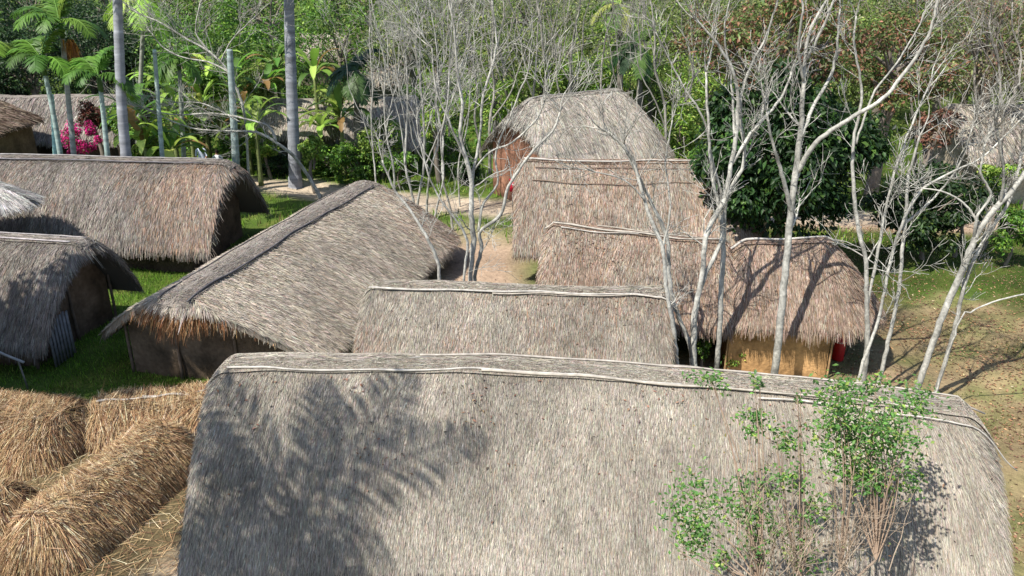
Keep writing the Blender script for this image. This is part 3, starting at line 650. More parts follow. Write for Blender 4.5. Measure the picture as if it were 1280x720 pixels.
# centre group behind hut 2
bare_tree('many-branched pale tree in the dirt yard between the centre huts', 21.5,
    [[(588, 345, 11, 0), (592, 300, 13, 0), (589, 270, 12, 0), (589, 225, 11, 0), (583, 200, 10, 0), (575, 170, 8, 0), (578, 130, 7, 0.1), (572, 90, 6, 0.2), (568, 40, 5, 0.2), (560, -10, 4, 0.2)],
     [(594, 345, 9, 0.2), (602, 310, 9, 0.1), (600, 290, 8, 0), (626, 268, 8, -0.2), (635, 235, 7, -0.3), (665, 190, 6, -0.4), (690, 165, 5, -0.5), (700, 140, 4, -0.5)],
     [(589, 250, 8, 0), (592, 215, 7, 0.2), (600, 170, 6, 0.3), (604, 120, 6, 0.4), (620, 60, 5, 0.5), (615, 0, 4, 0.5)],
     [(598, 288, 7, 0), (604, 255, 6, 0.2), (622, 230, 5, 0.3), (620, 190, 5, 0.4), (640, 140, 4, 0.4), (660, 90, 4, 0.4)],
     [(584, 205, 6, 0), (565, 160, 5, -0.2), (545, 110, 4, -0.3), (540, 60, 4, -0.3)],
     [(593, 212, 4, 0.2), (612, 190, 4, 0.2), (640, 178, 4, 0.2), (670, 150, 4, 0.2), (680, 130, 3, 0.1)],
     [(580, 345, 6, -0.2), (584, 300, 6, -0.2), (560, 262, 5, -0.3), (545, 240, 4, -0.3), (530, 200, 4, -0.3), (520, 150, 3, -0.3)]], twigs=0.7, tl=1.2)
bare_tree('slim leaning grey tree beside the rear eaves of the diagonal hut', 20.8,
    [[(549, 345, 8, 0), (546, 325, 8, 0), (530, 290, 7, 0), (512, 262, 6, 0.1), (492, 235, 5, 0.1), (478, 200, 4, 0.1)]], twigs=0.5, tl=0.8)
def vtree(label, px, py, Y, lean, w_, top=-20, n=2, tw=1.0, tl=1.3, grp=None, c=BK, depth=2):
    st = [[]]
    k = 7
    for i in range(k):
        f = i / (k - 1); st[0].append((px + lean * f + U(-5, 5), py + (top - py) * f, w_ * (1 - 0.6 * f), U(-0.2, 0.2)))
    for _ in range(n):
        i = rng.integers(1, 4); a = st[0][i]; s = rng.choice([-1, 1]) * U(0.15, 0.5); L_ = (a[1] - top) * U(0.7, 1.0)
        b = [(a[0], a[1], a[2] * 0.65, a[3])]
        for q in (0.25, 0.5, 0.75, 1.0):
            b.append((a[0] + s * L_ * q ** 0.8 + U(-5, 5), a[1] - L_ * q, a[2] * 0.65 * (1 - 0.6 * q), a[3] + s * q))
        st.append(b)
    return bare_tree(label, Y, st, twigs=tw, tl=tl, group=grp, c=c, depth=depth, minr=0.006)
GC = 'bare grey saplings between the path and the diagonal hut'
LC = 'slender bare grey tree among the thicket above the diagonal hut'
for (px, py, Y, ln, w_) in ((512, 250, 33, -12, 6), (527, 252, 33.4, -5, 6), (536, 248, 34, 22, 5), (548, 270, 31, 15, 5), (560, 262, 32, -20, 5),
                            (497, 248, 35, -30, 5), (470, 235, 36, -10, 4), (570, 250, 36, 30, 4)):
    vtree(LC, px, py, Y, ln, w_, top=U(-30, 40), n=2, tw=0.45, tl=1.3, grp=GC)
GB = 'bare grey trees of the thicket behind the hip-roofed hut'
LB = 'leafless grey-twigged tree in the thicket behind the hip-roofed hut'
for (px, py, Y, ln, w_) in ((610, 190, 42, 10, 7), (655, 180, 44, 25, 7), (700, 170, 46, 30, 8), (640, 170, 48, -30, 8), (745, 170, 45, 20, 6), (690, 160, 50, -20, 9), (790, 180, 44, 15, 6), (835, 200, 40, -25, 7),
                            (600, 180, 46, -20, 6), (560, 190, 45, 5, 6), (850, 190, 42, 25, 6), (815, 170, 48, -10, 7), (620, 160, 53, 10, 8), (520, 170, 50, 10, 7)):
    vtree(LB, px, py, Y, ln, w_, top=U(-40, 10), n=3, tw=0.38, tl=1.9, grp=GB, c=(0.36, 0.34, 0.29))
GR = 'dry grey trees of the thicket at the upper right'
LR = 'leafless dry grey tree in the brown thicket at the upper right'
for (px, py, Y, ln, w_) in ((1250, 170, 34, -10, 7), (1215, 170, 37, 12, 7), (1180, 180, 40, -12, 6), (1290, 200, 32, -25, 7), (1140, 170, 40, 12, 6), (1265, 150, 43, 20, 7)):
    vtree(LR, px, py, Y, ln, w_, top=U(-40, 10), n=2, tw=0.45, tl=1.8, grp=GR, c=(0.34, 0.31, 0.27))
# the leafless leaning branches at the left
bare_tree('fallen-looking dead tree leaning left across the thick palm trunk', 37.5,
    [[(398, 242, 9, 0), (385, 220, 8, 0), (368, 196, 8, -0.5), (345, 178, 7, -1), (320, 165, 5, -1), (290, 164, 4, -1), (240, 160, 3, -1), (190, 140, 3, -1)],
     [(345, 178, 7, -1), (338, 160, 6, -1), (320, 152, 4, -1), (270, 142, 4, -1), (215, 143, 3, -1), (160, 130, 3, -1)],
     [(300, 152, 3, -1), (255, 130, 3, -1), (220, 128, 2, -1)]], twigs=1.3, tl=1.3, depth=2)
bare_tree('leafless spreading tree behind the slim trunks at upper left', 38.5,
    [[(310, 205, 6, 0), (305, 140, 6, 0), (285, 90, 6, 0), (262, 65, 5, 0), (232, 48, 4, 0), (200, 28, 3, 0), (180, 20, 3, 0)],
     [(285, 90, 4, 0), (262, 78, 4, 0), (230, 72, 3, 0), (205, 60, 3, 0), (190, 42, 2, 0)], [(262, 65, 4, 0), (245, 40, 3, 0), (250, 5, 3, 0)],
     [(275, 80, 4, 0), (290, 50, 3, 0), (320, 20, 3, 0)]], twigs=1.6, tl=1.6, depth=2)

# ------------------------------------------------------------------ foliage
DKG = [(0.022, 0.05, 0.018, 4), (0.04, 0.08, 0.025, 3), (0.06, 0.11, 0.03, 1.2)]
MIDG = [(0.075, 0.17, 0.025, 4), (0.12, 0.25, 0.03, 3), (0.045, 0.1, 0.02, 2), (0.22, 0.36, 0.05, 1.8)]
OLIV = [(0.15, 0.21, 0.05, 4), (0.22, 0.29, 0.07, 3), (0.09, 0.15, 0.03, 2), (0.33, 0.34, 0.12, 1.2)]
YELG = [(0.2, 0.338, 0.05, 4), (0.312, 0.45, 0.075, 3), (0.112, 0.213, 0.037, 2), (0.425, 0.5, 0.112, 1.2)]
REDB = [(0.15, 0.18, 0.06, 4), (0.26, 0.12, 0.07, 3.2), (0.1, 0.17, 0.04, 4), (0.22, 0.24, 0.09, 2.5), (0.33, 0.17, 0.11, 2)]
DRYB = [(0.31, 0.26, 0.17, 4), (0.2, 0.22, 0.09, 4), (0.14, 0.2, 0.05, 3), (0.3, 0.15, 0.1, 2)]
def crown(mb, C, rad, pal, n, leaf, clumps=22, cl=0.34, droop=0.0, hollow=0.55):
    C = np.asarray(C, float); rad = np.asarray(rad, float)
    cd = rdir(clumps); cr = U(hollow, 1.0, clumps)[:, None]; cen = C + cd * cr * rad * (1 - cl * 0.5)
    cs = U(0.6, 1.25, clumps) * cl
    k = rng.integers(0, clumps, n); d = rdir(n)
    pos = cen[k] + d * (U(0.3, 1.0, n) ** 0.6 * cs[k])[:, None] * rad
    nd = norm(d * (1, 1, 0.5) + rng.normal(0, 0.5, (n, 3)) + (0, 0, -0.3 - droop))
    nm = norm(d + (0, 0, 0.7) + rng.normal(0, 0.4, (n, 3)))
    tint = (1 + rng.normal(0, 0.22, clumps))[k][:, None]
    leaves(mb, pos, nd, nm, U(0.7, 1.3, n) * leaf, U(0.35, 0.6, n) * leaf, np.clip(pick(n, pal, 0.22) * tint, 0.006, 0.8))
    return cen
def leafy(name, label, cat, px, py, Y, rx, rz, pal, n, leaf, trunk=True, group=None, clumps=22, ry=None, cl=0.34, bark=(0.2, 0.17, 0.14), bm=None, dens_branch=True, droop=0.0):
    s = scale_at(py, Y); C = P(px, py, Y); rad = np.array((rx * s, (ry or rx) * s, rz * s))
    b = np.array((C[0] + U(-.3, .3), C[1], float(gz(C[0], C[1]))))
    C[2] = max(C[2], b[2] + rad[2] * 0.8)
    t = thing(name, label, cat, b, group)
    cm = MB(); cen = crown(cm, C, rad, pal, n, leaf, clumps, cl, droop)
    tm = MB(); top = C + (0, 0, -0.2 * rad[2]); r0 = max(0.05, 0.045 * (C[2] - b[2]))
    mid = (b + top) / 2 + (U(-.2, .2), U(-.2, .2), 0)
    tube(tm, smooth_path([(*(b - (0, 0, .1)), r0), (*mid, r0 * .75), (*top, r0 * .5)], 8)[:, :3], np.linspace(r0 * 1.2, r0 * .5, 8), 7, bark)
    for q in cen[::2]:
        st = b + (top - b) * U(0.55, 1.0); tube(tm, smooth_path([st, (st + q) / 2 + (0, 0, 0.1 * rad[2]), q], 5), np.linspace(r0 * .4, 0.012, 5), 4, bark, cap=False)
    tm.build('trunk' if trunk else 'stem', bm or M_DBARK, t, smooth=True)
    cm.build('crown' if trunk else 'foliage', M_LEAF, t)
    return t

# mango-like tree behind hut 3
leafy('leafy_tree', 'dense dark glossy green tree behind the ochre-walled hut', 'tree', 985, 190, 26.5, 132, 112, [(0.02, 0.05, 0.015, 4), (0.035, 0.085, 0.02, 3), (0.08, 0.16, 0.03, 1)], 20000, 0.26, clumps=80, cl=0.26, ry=80, droop=0.3)
leafy('leafy_tree', 'dark leafy tree with low boughs right of the dense glossy one', 'tree', 1160, 258, 28.5, 85, 52, [(0.02, 0.045, 0.015, 4), (0.04, 0.08, 0.02, 3), (0.09, 0.15, 0.03, 1)], 8000, 0.22, clumps=40, cl=0.28, ry=70, droop=0.3)
leafy('leafy_tree', 'green and reddish-brown leaved tree above the dark glossy tree', 'tree', 985, 50, 33, 120, 70, REDB, 9500, 0.2, clumps=60, cl=0.22)
leafy('leafy_tree', 'small tree with rust-red dead leaves before the pale far hut', 'tree', 1172, 160, 31, 34, 26, [(0.20, 0.09, 0.06, 4), (0.28, 0.15, 0.10, 2), (0.12, 0.09, 0.05, 3)], 700, 0.18, clumps=14, cl=0.35)
leafy('leafy_tree', 'olive and brown leaved tree at the upper right behind the sweeping branch', 'tree', 1120, 75, 36, 85, 62, REDB, 6500, 0.2, clumps=45, cl=0.24)
leafy('leafy_tree', 'dry brownish thin-crowned tree in the top right corner', 'tree', 1245, 50, 38, 80, 60, DRYB, 5000, 0.17, clumps=45, cl=0.24)
leafy('shrub', 'bright green shrub below the pale far hut at the right', 'shrub', 1252, 222, 30, 30, 24, YELG, 1300, 0.17, trunk=False, clumps=12)
leafy('shrub', 'dark green shrub in the shade left of the bright one at right', 'shrub', 1200, 262, 29, 36, 26, MIDG, 1500, 0.17, trunk=False, clumps=14)
leafy('shrub', 'green shrub at the far right edge behind the leaning pale tree', 'shrub', 1262, 285, 28, 32, 30, MIDG, 1600, 0.17, trunk=False, clumps=14)
leafy('shrub', 'yellow-green shrub at the foot of the ochre wall', 'shrub', 880, 425, 19.5, 13, 30, MIDG, 700, 0.09, trunk=False, clumps=12)
leafy('shrub', 'small weedy shrub against the ochre wall, right of the taller one', 'shrub', 922, 447, 19.4, 20, 11, YELG, 420, 0.07, trunk=False, clumps=10)

# wood behind: individual trees, coloured by region
def region(px):
    if px < 150: return DKG, 'dark', 'dark green leafy tree of the wood behind the far left huts', 'dark green trees behind the far left huts'
    if px < 480: return (MIDG if U() < .55 else OLIV), 'mid', 'mid-green leafy tree of the wood above the banana plants', 'green trees above the banana plants'
    if px < 870: return (YELG if U() < .45 else OLIV), 'yel', 'yellow-green leafy tree of the wood behind the bare thicket', 'yellow-green trees behind the bare thicket'
    return (OLIV if U() < .5 else REDB if U() < .5 else DRYB), 'red', 'olive and brown leafy tree of the wood at the upper right', 'olive and brown trees at the upper right'
for (Yr, py0, step, rr) in ((52, 95, 105, 62), (58, 55, 100, 66), (66, 25, 100, 68), (78, 0, 105, 70), (92, -25, 110, 74)):
    px = -110 + U(0, 50)
    while px < 1400:
        pal, k_, lab, grp = region(px)
        if Yr == 52 and (300 < px < 620): px += step; continue
        r = rr * U(0.8, 1.25)
        n_ = 3600 if Yr < 60 else 2600 if Yr < 80 else 1700
        leafy('leafy_tree', lab, 'tree', px, py0 + U(-14, 14), Yr + U(-2.5, 2.5), r, r * U(0.75, 1.0), pal, n_, 0.2 + 0.0032 * (Yr - 40), group=grp, clumps=34, cl=0.3)
        px += step * U(0.75, 1.2)
for px, py, Y, r, pal in ((30, 70, 46, 60, DKG), (110, 60, 50, 70, DKG), (185, 80, 50, 50, DKG), (-20, 80, 50, 60, DKG)):
    leafy('leafy_tree', 'dark green leafy tree of the wood behind the far left huts', 'tree', px, py, Y + 4, r, r * .8, DKG, 3800, 0.24, group='dark green trees behind the far left huts', clumps=36, cl=0.3)

# mid-distance shrubs
SH = [(440, 205, 40, 34, 30, MIDG), (475, 175, 41, 36, 32, YELG), (405, 200, 42, 26, 26, MIDG), (500, 205, 39, 26, 24, MIDG), (560, 185, 41.5, 30, 32, MIDG), (585, 225, 40, 18, 18, DKG),
      (420, 130, 45, 40, 26, OLIV), (330, 95, 47, 38, 26, OLIV), (250, 100, 46, 35, 28, MIDG), (620, 120, 47, 40, 32, YELG), (680, 100, 50, 42, 30, YELG), (740, 100, 52, 44, 30, MIDG),
      (815, 120, 46, 36, 40, OLIV), (850, 165, 41, 30, 40, YELG), (880, 205, 33, 24, 22, MIDG), (300, 190, 43, 28, 22, MIDG), (345, 205, 42, 26, 20, DKG), (150, 150, 45, 26, 24, MIDG), (520, 130, 46, 40, 30, MIDG)]
wh = ['below the far thatched huts']
names_sh = ['round green shrub right of the thick palm, near the path', 'bright yellow-green shrub beneath the hut with the dark gable', 'green shrub just right of the thick palm trunk', 'green shrub at the far end of the diagonal hut',
  'green bush behind the slender bare saplings', 'low dark bush left of the reddish mud gable', 'olive bush above the hut half hidden by bananas', 'olive bush high behind the banana plants', 'green bush behind the slim palm trunks',
  'yellow-green bush behind the many-branched tree', 'yellow-green bush above the hip roof, left side', 'green bush above the hip roof, centre', 'olive bush above the right end of the hip roof', 'tall yellow-green bush right of the hip roof',
  'green bush behind the steep brown hut, right end', 'dark bush at the foot of the banana plants', 'dark bush left of the thick palm trunk', 'green bush right of the pink flowers', 'green bush behind the thicket at upper centre-left']
for (px, py, Y, rx, rz, pal), lb in zip(SH, names_sh):
    leafy('shrub', lb, 'shrub', px, py, Y, rx, rz, pal, 2400, 0.19, trunk=False, clumps=24, cl=0.3)
for (px, py, Y, rx, rz, pal), lb in zip([(185, 188, 36.5, 22, 14, YELG), (215, 150, 44.5, 26, 26, YELG), (248, 165, 45, 26, 24, MIDG), (328, 178, 41, 22, 20, YELG), (390, 185, 38.5, 18, 18, YELG), (280, 120, 47, 30, 26, YELG), (545, 150, 40, 26, 26, YELG)],
    ('low yellow-green shrub against the ridge beside the left thick trunk', 'yellow-green bush behind the slim pale green trunk', 'green bush straight behind the two people', 'yellow-green bush between the topless trunk and the half-hidden hut', 'small yellow-green bush just right of the dead leaning tree',
     'tall yellow-green bush behind the stout topless trunk', 'yellow-green bush in front of the dark-gabled hut')):
    leafy('shrub', lb, 'shrub', px, py, Y, rx, rz, pal, 1500, 0.2, trunk=False, clumps=18, cl=0.32)
# bougainvillea
leafy('flowering_shrub', 'shrub covered with magenta flowers beside the low far-left hut', 'flowering shrub', 103, 172, 40, 26, 26, [(0.72, 0.03, 0.26, 6), (0.48, 0.02, 0.16, 3), (0.05, 0.10, 0.02, 3)], 2300, 0.15, trunk=False, clumps=20, cl=0.34)
leafy('flowering_shrub', 'small pink flowering shrub touching the ridge of the long left hut', 'flowering shrub', 91, 190, 34.5, 6, 6, [(0.75, 0.06, 0.22, 5), (0.45, 0.02, 0.14, 2)], 260, 0.11, trunk=False, clumps=6)
leafy('shrub', 'dark red-leaved shrub behind the magenta flowers', 'shrub', 112, 145, 42, 22, 22, [(0.14, 0.04, 0.025, 4), (0.08, 0.03, 0.02, 3), (0.04, 0.06, 0.02, 2)], 1500, 0.2, trunk=False, clumps=14)

# ---- bananas
def banana(label, px, py, Y, s=1.0, pal=YELG, nl=9):
    C = P(px, py, Y); b = np.array((C[0], Y, float(gz(C[0], Y))))
    t = thing('banana_plant', label, 'banana plant', b, 'banana plants behind the long left hut')
    sm = MB(); H = max(C[2] - b[2], 0.9)
    pts = np.array([b + (0, 0, -0.1), b + (0.03, 0, H * 0.5), b + (0.05, 0, H)])
    tube(sm, smooth_path(pts, 7), np.linspace(0.13, 0.07, 7) * s, 8, (0.16, 0.19, 0.07)); sm.build('stem', M_PALM, t, smooth=True)
    lm = MB()
    for i in range(nl):
        az = i * 2.4 + U(-.4, .4); el = U(0.5, 1.3); L_ = U(1.5, 2.4) * s; W = U(0.3, 0.46) * s; m = 12
        p = pts[-1].copy(); d = np.array((math.cos(az) * math.cos(el), math.sin(az) * math.cos(el), math.sin(el)))
        ps = [p]
        for k in range(m):
            d = d + np.array((0, 0, -0.17)) * (0.5 + k / m); d /= np.linalg.norm(d); ps.append(ps[-1] + d * L_ / m)
        ps = np.array(ps); dd = norm(np.gradient(ps, axis=0)); sd = norm(np.cross(dd, (0, 0, 1.0))); up = np.cross(sd, dd)
        f = np.linspace(0, 1, m + 1); wd = W * np.clip(np.sin(np.pi * np.clip((f - 0.12) / 0.88, 0, 1)) ** 0.55, 0.03, 1) / 2
        tear = 1 - 0.35 * (U(0, 1, m + 1) < 0.25); tear2 = 1 - 0.35 * (U(0, 1, m + 1) < 0.25)
        Lp = ps - sd * (wd * tear)[:, None] + up * (wd * 0.25)[:, None]; Rp = ps + sd * (wd * tear2)[:, None] + up * (wd * 0.25)[:, None]
        v = np.stack([Lp, ps, Rp], 1).reshape(-1, 3); q = []
        for k in range(m): q += [(3 * k, 3 * k + 1, 3 * k + 4, 3 * k + 3), (3 * k + 1, 3 * k + 2, 3 * k + 5, 3 * k + 4)]
        old = U() < 0.07
        c0 = np.array((0.28, 0.17, 0.06)) if old else pick(1, pal, 0.25)[0]
        lm.add(v, q, c=c0 * (1 + 0.1 * np.tile([0, 1.2, 0], m + 1)[:, None]))
    lm.build('leaves', M_LEAF, t)
BP = [(168, 150, 38.5), (190, 165, 37), (212, 140, 41), (235, 150, 43.5), (252, 130, 44.5), (275, 150, 43.5), (304, 135, 42), (318, 160, 39.5), (290, 105, 45), (330, 110, 46), (392, 95, 45), (425, 150, 41),
      (400, 160, 43.5), (345, 85, 48), (265, 95, 47), (205, 110, 46), (180, 185, 35.5), (213, 190, 35.5)]
bl = ['tall banana plant beside the left thick palm trunk', 'banana plant between the two left trunks above the ridge', 'banana plant behind the white-green slim trunk', 'banana plant in front of the thicket, left of the people', 'banana plant high behind the people',
      'banana plant left of the stout topless trunk', 'banana plant behind the stout topless trunk', 'banana plant right of the stout topless trunk', 'pale banana plant far behind the topless trunk', 'yellow-leaved banana plant behind the hut left of the thick right palm', 'banana plant above the half-hidden hut',
      'banana plant right of the thick right palm trunk', 'banana plant in front of the half-hidden grey wall', 'far banana plant under the olive bushes', 'far banana plant between the slim and topless trunks', 'far banana plant behind the left slim trunk', 'low banana plant by the ridge near the left thick trunk', 'low banana plant just left of the people']
for (px, py, Y), lb in zip(BP, bl): banana(lb, px, py, Y, U(0.95, 1.25), YELG if U() < .6 else MIDG, 13)

# ---- palms
def palm_crown(mb, top, nfr, L_, pal, el=(0.45, 1.4), leaflet=0.34, m=30, drp=0.2, w=0.075):
    for i in range(nfr):
        az = i * 2.4 + U(-.3, .3); e = el[0] + (el[1] - el[0]) * ((i * 0.618) % 1); d = np.array((math.cos(az) * math.cos(e), math.sin(az) * math.cos(e), math.sin(e)))
        ps = [np.array(top, float)]; LL = L_ * U(0.85, 1.15)
        for k in range(12):
            d = d + np.array((0, 0, -drp)) * (0.3 + k / 10); d /= np.linalg.norm(d); ps.append(ps[-1] + d * LL / 12)
        ps = np.array(ps); c0 = pick(1, pal, 0.15)[0]
        tube(mb, ps, np.linspace(0.03, 0.008, 13) * L_ / 1.8, 4, c0 * 1.3, cap=False)
        f = np.linspace(0.14, 0.99, m); k = f * 12; i0 = np.minimum(k.astype(int), 11)
        q = ps[i0] + (ps[i0 + 1] - ps[i0]) * (k - i0)[:, None]; dd = norm(ps[i0 + 1] - ps[i0])
        sd = norm(np.cross(dd, (0, 0, 1.0))); up = np.cross(sd, dd)
        ll = leaflet * LL * np.sin(np.pi * (0.15 + 0.8 * f)) ** 0.7
        for s in (-1, 1):
            dv = norm(sd * s * 0.8 + dd * 0.55 + up * 0.12 + rng.normal(0, 0.08, (m, 3)) + (0, 0, -0.25))
            tip = q + dv * ll[:, None] * U(0.85, 1.1, m)[:, None]; tip[:, 2] -= ll * 0.2
            mid = q + dv * ll[:, None] * 0.5
            wv = norm(np.cross(dv, up) + 1e-5)
            cc_ = np.clip(c0 * (1 + rng.normal(0, 0.15, (m, 1))), 0.01, 0.8)
            W = np.full(m, w * L_ / 1.8)
            hw_ = wv * (W[:, None] / 2)
            v = np.stack([q - hw_ * .5, q + hw_ * .5, mid + hw_, tip, mid - hw_], 1).reshape(-1, 3)
            kk = np.arange(m)[:, None] * 5
            mb.add(v, np.concatenate([kk + [0, 1, 2, 4]]), np.concatenate([kk + [4, 2, 3]]), np.repeat(cc_, 5, 0))
def palm(name, label, cat, path, Y, w_, crownp=None, cL=1.6, nfr=9, pal=MIDG, tc=(0.36, 0.42, 0.38), group=None, shaft=True, el=(0.4, 1.4), extra=(), leaflet=0.34, bm=None, ring=True):
    pts = np.array([P(px, py, Y) for px, py in path]); b = pts[0].copy(); gzb = float(gz(b[0], b[1]))
    if b[2] > gzb: b[:2] += (pts[0] - pts[1])[:2] * (b[2] - gzb) / max(pts[1][2] - pts[0][2], 0.5)
    b[2] = gzb; pts = np.concatenate([[b - (0, 0, 0.1)], pts]) if pts[0][2] > gzb + 0.05 else pts
    t = thing(name, label, cat, b, group)
    n = 60; sp = smooth_path(pts, n); r = w_ * scale_at(path[0][1], Y) / 2
    rr = np.linspace(r * 1.25, r * 0.85, n); rr[:5] *= np.linspace(1.35, 1.05, 5)
    if ring: rr = rr * (1 + 0.06 * (np.arange(n) % 3 == 0))
    mb = MB(); tube(mb, sp, rr, 10, np.array(tc) * (1 + 0.18 * ((np.arange(n) % 3 == 0) * -1.0) + 0.1 * rng.normal(size=n))[:, None]); mb.build('trunk', bm or M_PALM, t, smooth=True)
    if crownp is not None or shaft is not None:
        top = sp[-1]
        if nfr:
            if shaft:
                mb = MB(); tube(mb, np.array([top - (0, 0, 0.1), top + (0, 0, 0.25), top + (0, 0, 0.6)]), [r * 0.9, r * 1.05, r * 0.5], 8, (0.10, 0.2, 0.05)); mb.build('crown_shaft', M_LEAF, t, smooth=True); top = top + (0, 0, 0.5)
            mb = MB(); palm_crown(mb, top, nfr, cL, pal, el=el, leaflet=leaflet); mb.build('crown', M_LEAF, t)
    return t
TEAL = (0.34, 0.43, 0.39)
PALMG = [(0.07, 0.16, 0.025, 3), (0.12, 0.25, 0.035, 3), (0.24, 0.34, 0.06, 1.3)]
palm('areca_palm', 'slim palm with a full dark-green crown, second trunk from the left edge', 'palm', [(77, 202), (70, 160), (62, 118), (56, 92)], 33, 6, 1, cL=1.7, nfr=10, pal=PALMG, tc=TEAL)
palm('areca_palm', 'slim palm with an orange hanging dead frond and crown at the top edge', 'palm', [(93, 200), (88, 150), (82, 90), (78, 45)], 34, 6, 1, cL=1.9, nfr=10, pal=PALMG, tc=(0.36, 0.37, 0.34))
palm('areca_palm', 'shorter slim palm with a low broad crown left of the thick trunk', 'palm', [(135, 200), (130, 150), (126, 112)], 32, 6, 1, cL=1.6, nfr=10, pal=PALMG, tc=TEAL)
palm('areca_palm', 'palm whose yellowish crown pokes in at the left edge', 'palm', [(-22, 200), (-20, 120), (-18, 70)], 33, 6, 1, cL=1.7, nfr=9, pal=YELG, tc=TEAL)
palm('areca_palm', 'slim palm with drooping fronds behind the leafless spreading tree', 'palm', [(230, 200), (227, 140), (224, 85)], 39, 5, 1, cL=1.7, nfr=9, pal=PALMG, tc=(0.33, 0.36, 0.31), el=(-0.3, 1.0))
palm('areca_palm', 'palm whose yellow-green fronds hang from the top edge beside the left thick trunk', 'palm', [(172, 200), (176, 100), (180, 10)], 41, 5, 1, cL=2.2, nfr=9, pal=YELG, tc=(0.3, 0.3, 0.26), el=(-0.4, 1.0))
palm('fan_palm', 'dark spiky palm between the half-hidden hut and the thicket', 'palm', [(447, 200), (446, 130), (446, 88)], 41, 7, 1, cL=1.9, nfr=18, pal=[(0.03, 0.07, 0.025, 4), (0.06, 0.12, 0.03, 3)], tc=(0.2, 0.18, 0.15), shaft=False, el=(-0.7, 1.3), leaflet=0.3)
palm('fan_palm', 'dark palm behind the right end of the hip-roofed hut', 'palm', [(800, 190), (800, 100), (798, 55)], 45, 7, 1, cL=2.0, nfr=18, pal=[(0.03, 0.07, 0.025, 3), (0.09, 0.16, 0.035, 3)], tc=(0.2, 0.18, 0.15), shaft=False, el=(-0.8, 1.2), leaflet=0.3)
palm('fan_palm', 'palm with fronds at the top edge above the hip-roofed hut', 'palm', [(775, 150), (775, 60), (775, 5)], 50, 7, 1, cL=2.2, nfr=16, pal=YELG, tc=(0.2, 0.18, 0.15), shaft=False, el=(-0.8, 1.2), leaflet=0.3)
palm('coconut_palm', 'tall thick grey palm trunk rising out of the top edge, left one', 'palm', [(158, 200), (152, 130), (149, 60), (147, 0), (145, -70)], 31.5, 11, 1, cL=3.6, nfr=16, pal=PALMG, tc=(0.30, 0.31, 0.33), shaft=False, leaflet=0.22)
palm('coconut_palm', 'tall thick grey palm trunk rising out of the top edge, right one', 'palm', [(369, 222), (366, 150), (363, 70), (361, 0), (359, -70)], 39.5, 12, 1, cL=3.8, nfr=16, pal=PALMG, tc=(0.30, 0.31, 0.34), shaft=False, leaflet=0.22)
palm('palm_trunk', 'stout topless palm trunk with a frayed dark top, right of the people', 'palm trunk', [(295, 205), (291, 130), (287, 62)], 38, 8, None, nfr=0, tc=(0.33, 0.40, 0.39), shaft=None)
palm('palm_trunk', 'slim pale green trunk left of the people, without a crown', 'palm trunk', [(203, 198), (198, 130), (193, 62)], 33, 5, None, nfr=0, tc=TEAL, shaft=None)
t = palm('palm_trunk', 'short turquoise-painted trunk between the two leftmost slim palms', 'palm trunk', [(70, 200), (67, 150), (64, 118)], 34.5, 6, None, nfr=0, tc=(0.36, 0.60, 0.54), shaft=None)
# dead orange frond hanging on the slim palm
q = P(87, 52, 33.6); mb = MB(); n = 260
r0 = q + np.stack([rng.normal(0, 0.1, n), rng.normal(0, 0.06, n), U(-0.5, 0.1, n)], 1); r1 = r0 + np.stack([rng.normal(0.02, 0.1, n), rng.normal(0, 0.05, n), -U(0.4, 0.8, n)], 1)
blades(mb, r0, r1, norm(rdir(n) * (1, 1, .1)), U(0.03, 0.05, n), pick(n, [(0.42, 0.17, 0.03, 3), (0.30, 0.12, 0.03, 2)]), taper=.2)
tag(mb.build('dead_frond', M_LEAF, None, origin=q), 'orange-brown dead frond hanging from the slim palm', 'palm frond')
# off-frame coconut palms (left of the view): their crowns shade the front roof
def free_palm(label, x, y, H, L_, nfr=18):
    t = thing('coconut_palm', label, 'palm', (x, y, 0)); mb = MB()
    pts = smooth_path([(x, y, -.1), (x + .25, y + .1, H * .5), (x, y, H)], 40); tube(mb, pts, np.linspace(0.2, 0.13, 40), 10, (0.3, 0.3, 0.3)); mb.build('trunk', M_PALM, t, smooth=True)
    mb = MB(); palm_crown(mb, (x, y, H), nfr, L_, PALMG, leaflet=0.26, el=(-0.3, 0.9), m=24, w=0.05, drp=0.12); mb.build('crown', M_LEAF, t)
free_palm('tall coconut palm standing left of the view beside the front hut', -10.0, 5.4, 14.0, 3.1, 12)
free_palm('second coconut palm standing left of the view, nearer the camera', -9.9, 5.8, 9.8, 3.0, 16)

t = thing('leafy_tree', 'unseen tall shade tree added left of the view behind the outlying tall hut', 'tree', (-20, 14, 0))  # unseen tree placed so its crown shades the grass and diagonal hut's gable
mb = MB(); cen = crown(mb, (-16.7, 13.9, 12.6), (3.4, 2.6, 2.3), MIDG, 9000, 0.28, 40, 0.3); mb.build('crown', M_LEAF, t)
mb = MB(); tube(mb, smooth_path([(-20, 14, -.1), (-19.8, 14, 5), (-18, 14.4, 11)], 10), np.linspace(.28, .15, 10), 8, (0.2, 0.17, 0.14))
for q in cen[::2]: tube(mb, smooth_path([(-18.6, 14.2, 9.6), ((-18.6 + q[0]) / 2, (14.2 + q[1]) / 2, (9.9 + q[2]) / 2), q], 5), np.linspace(.08, .02, 5), 4, (0.2, 0.17, 0.14), cap=False)
mb.build('trunk', M_DBARK, t, smooth=True)

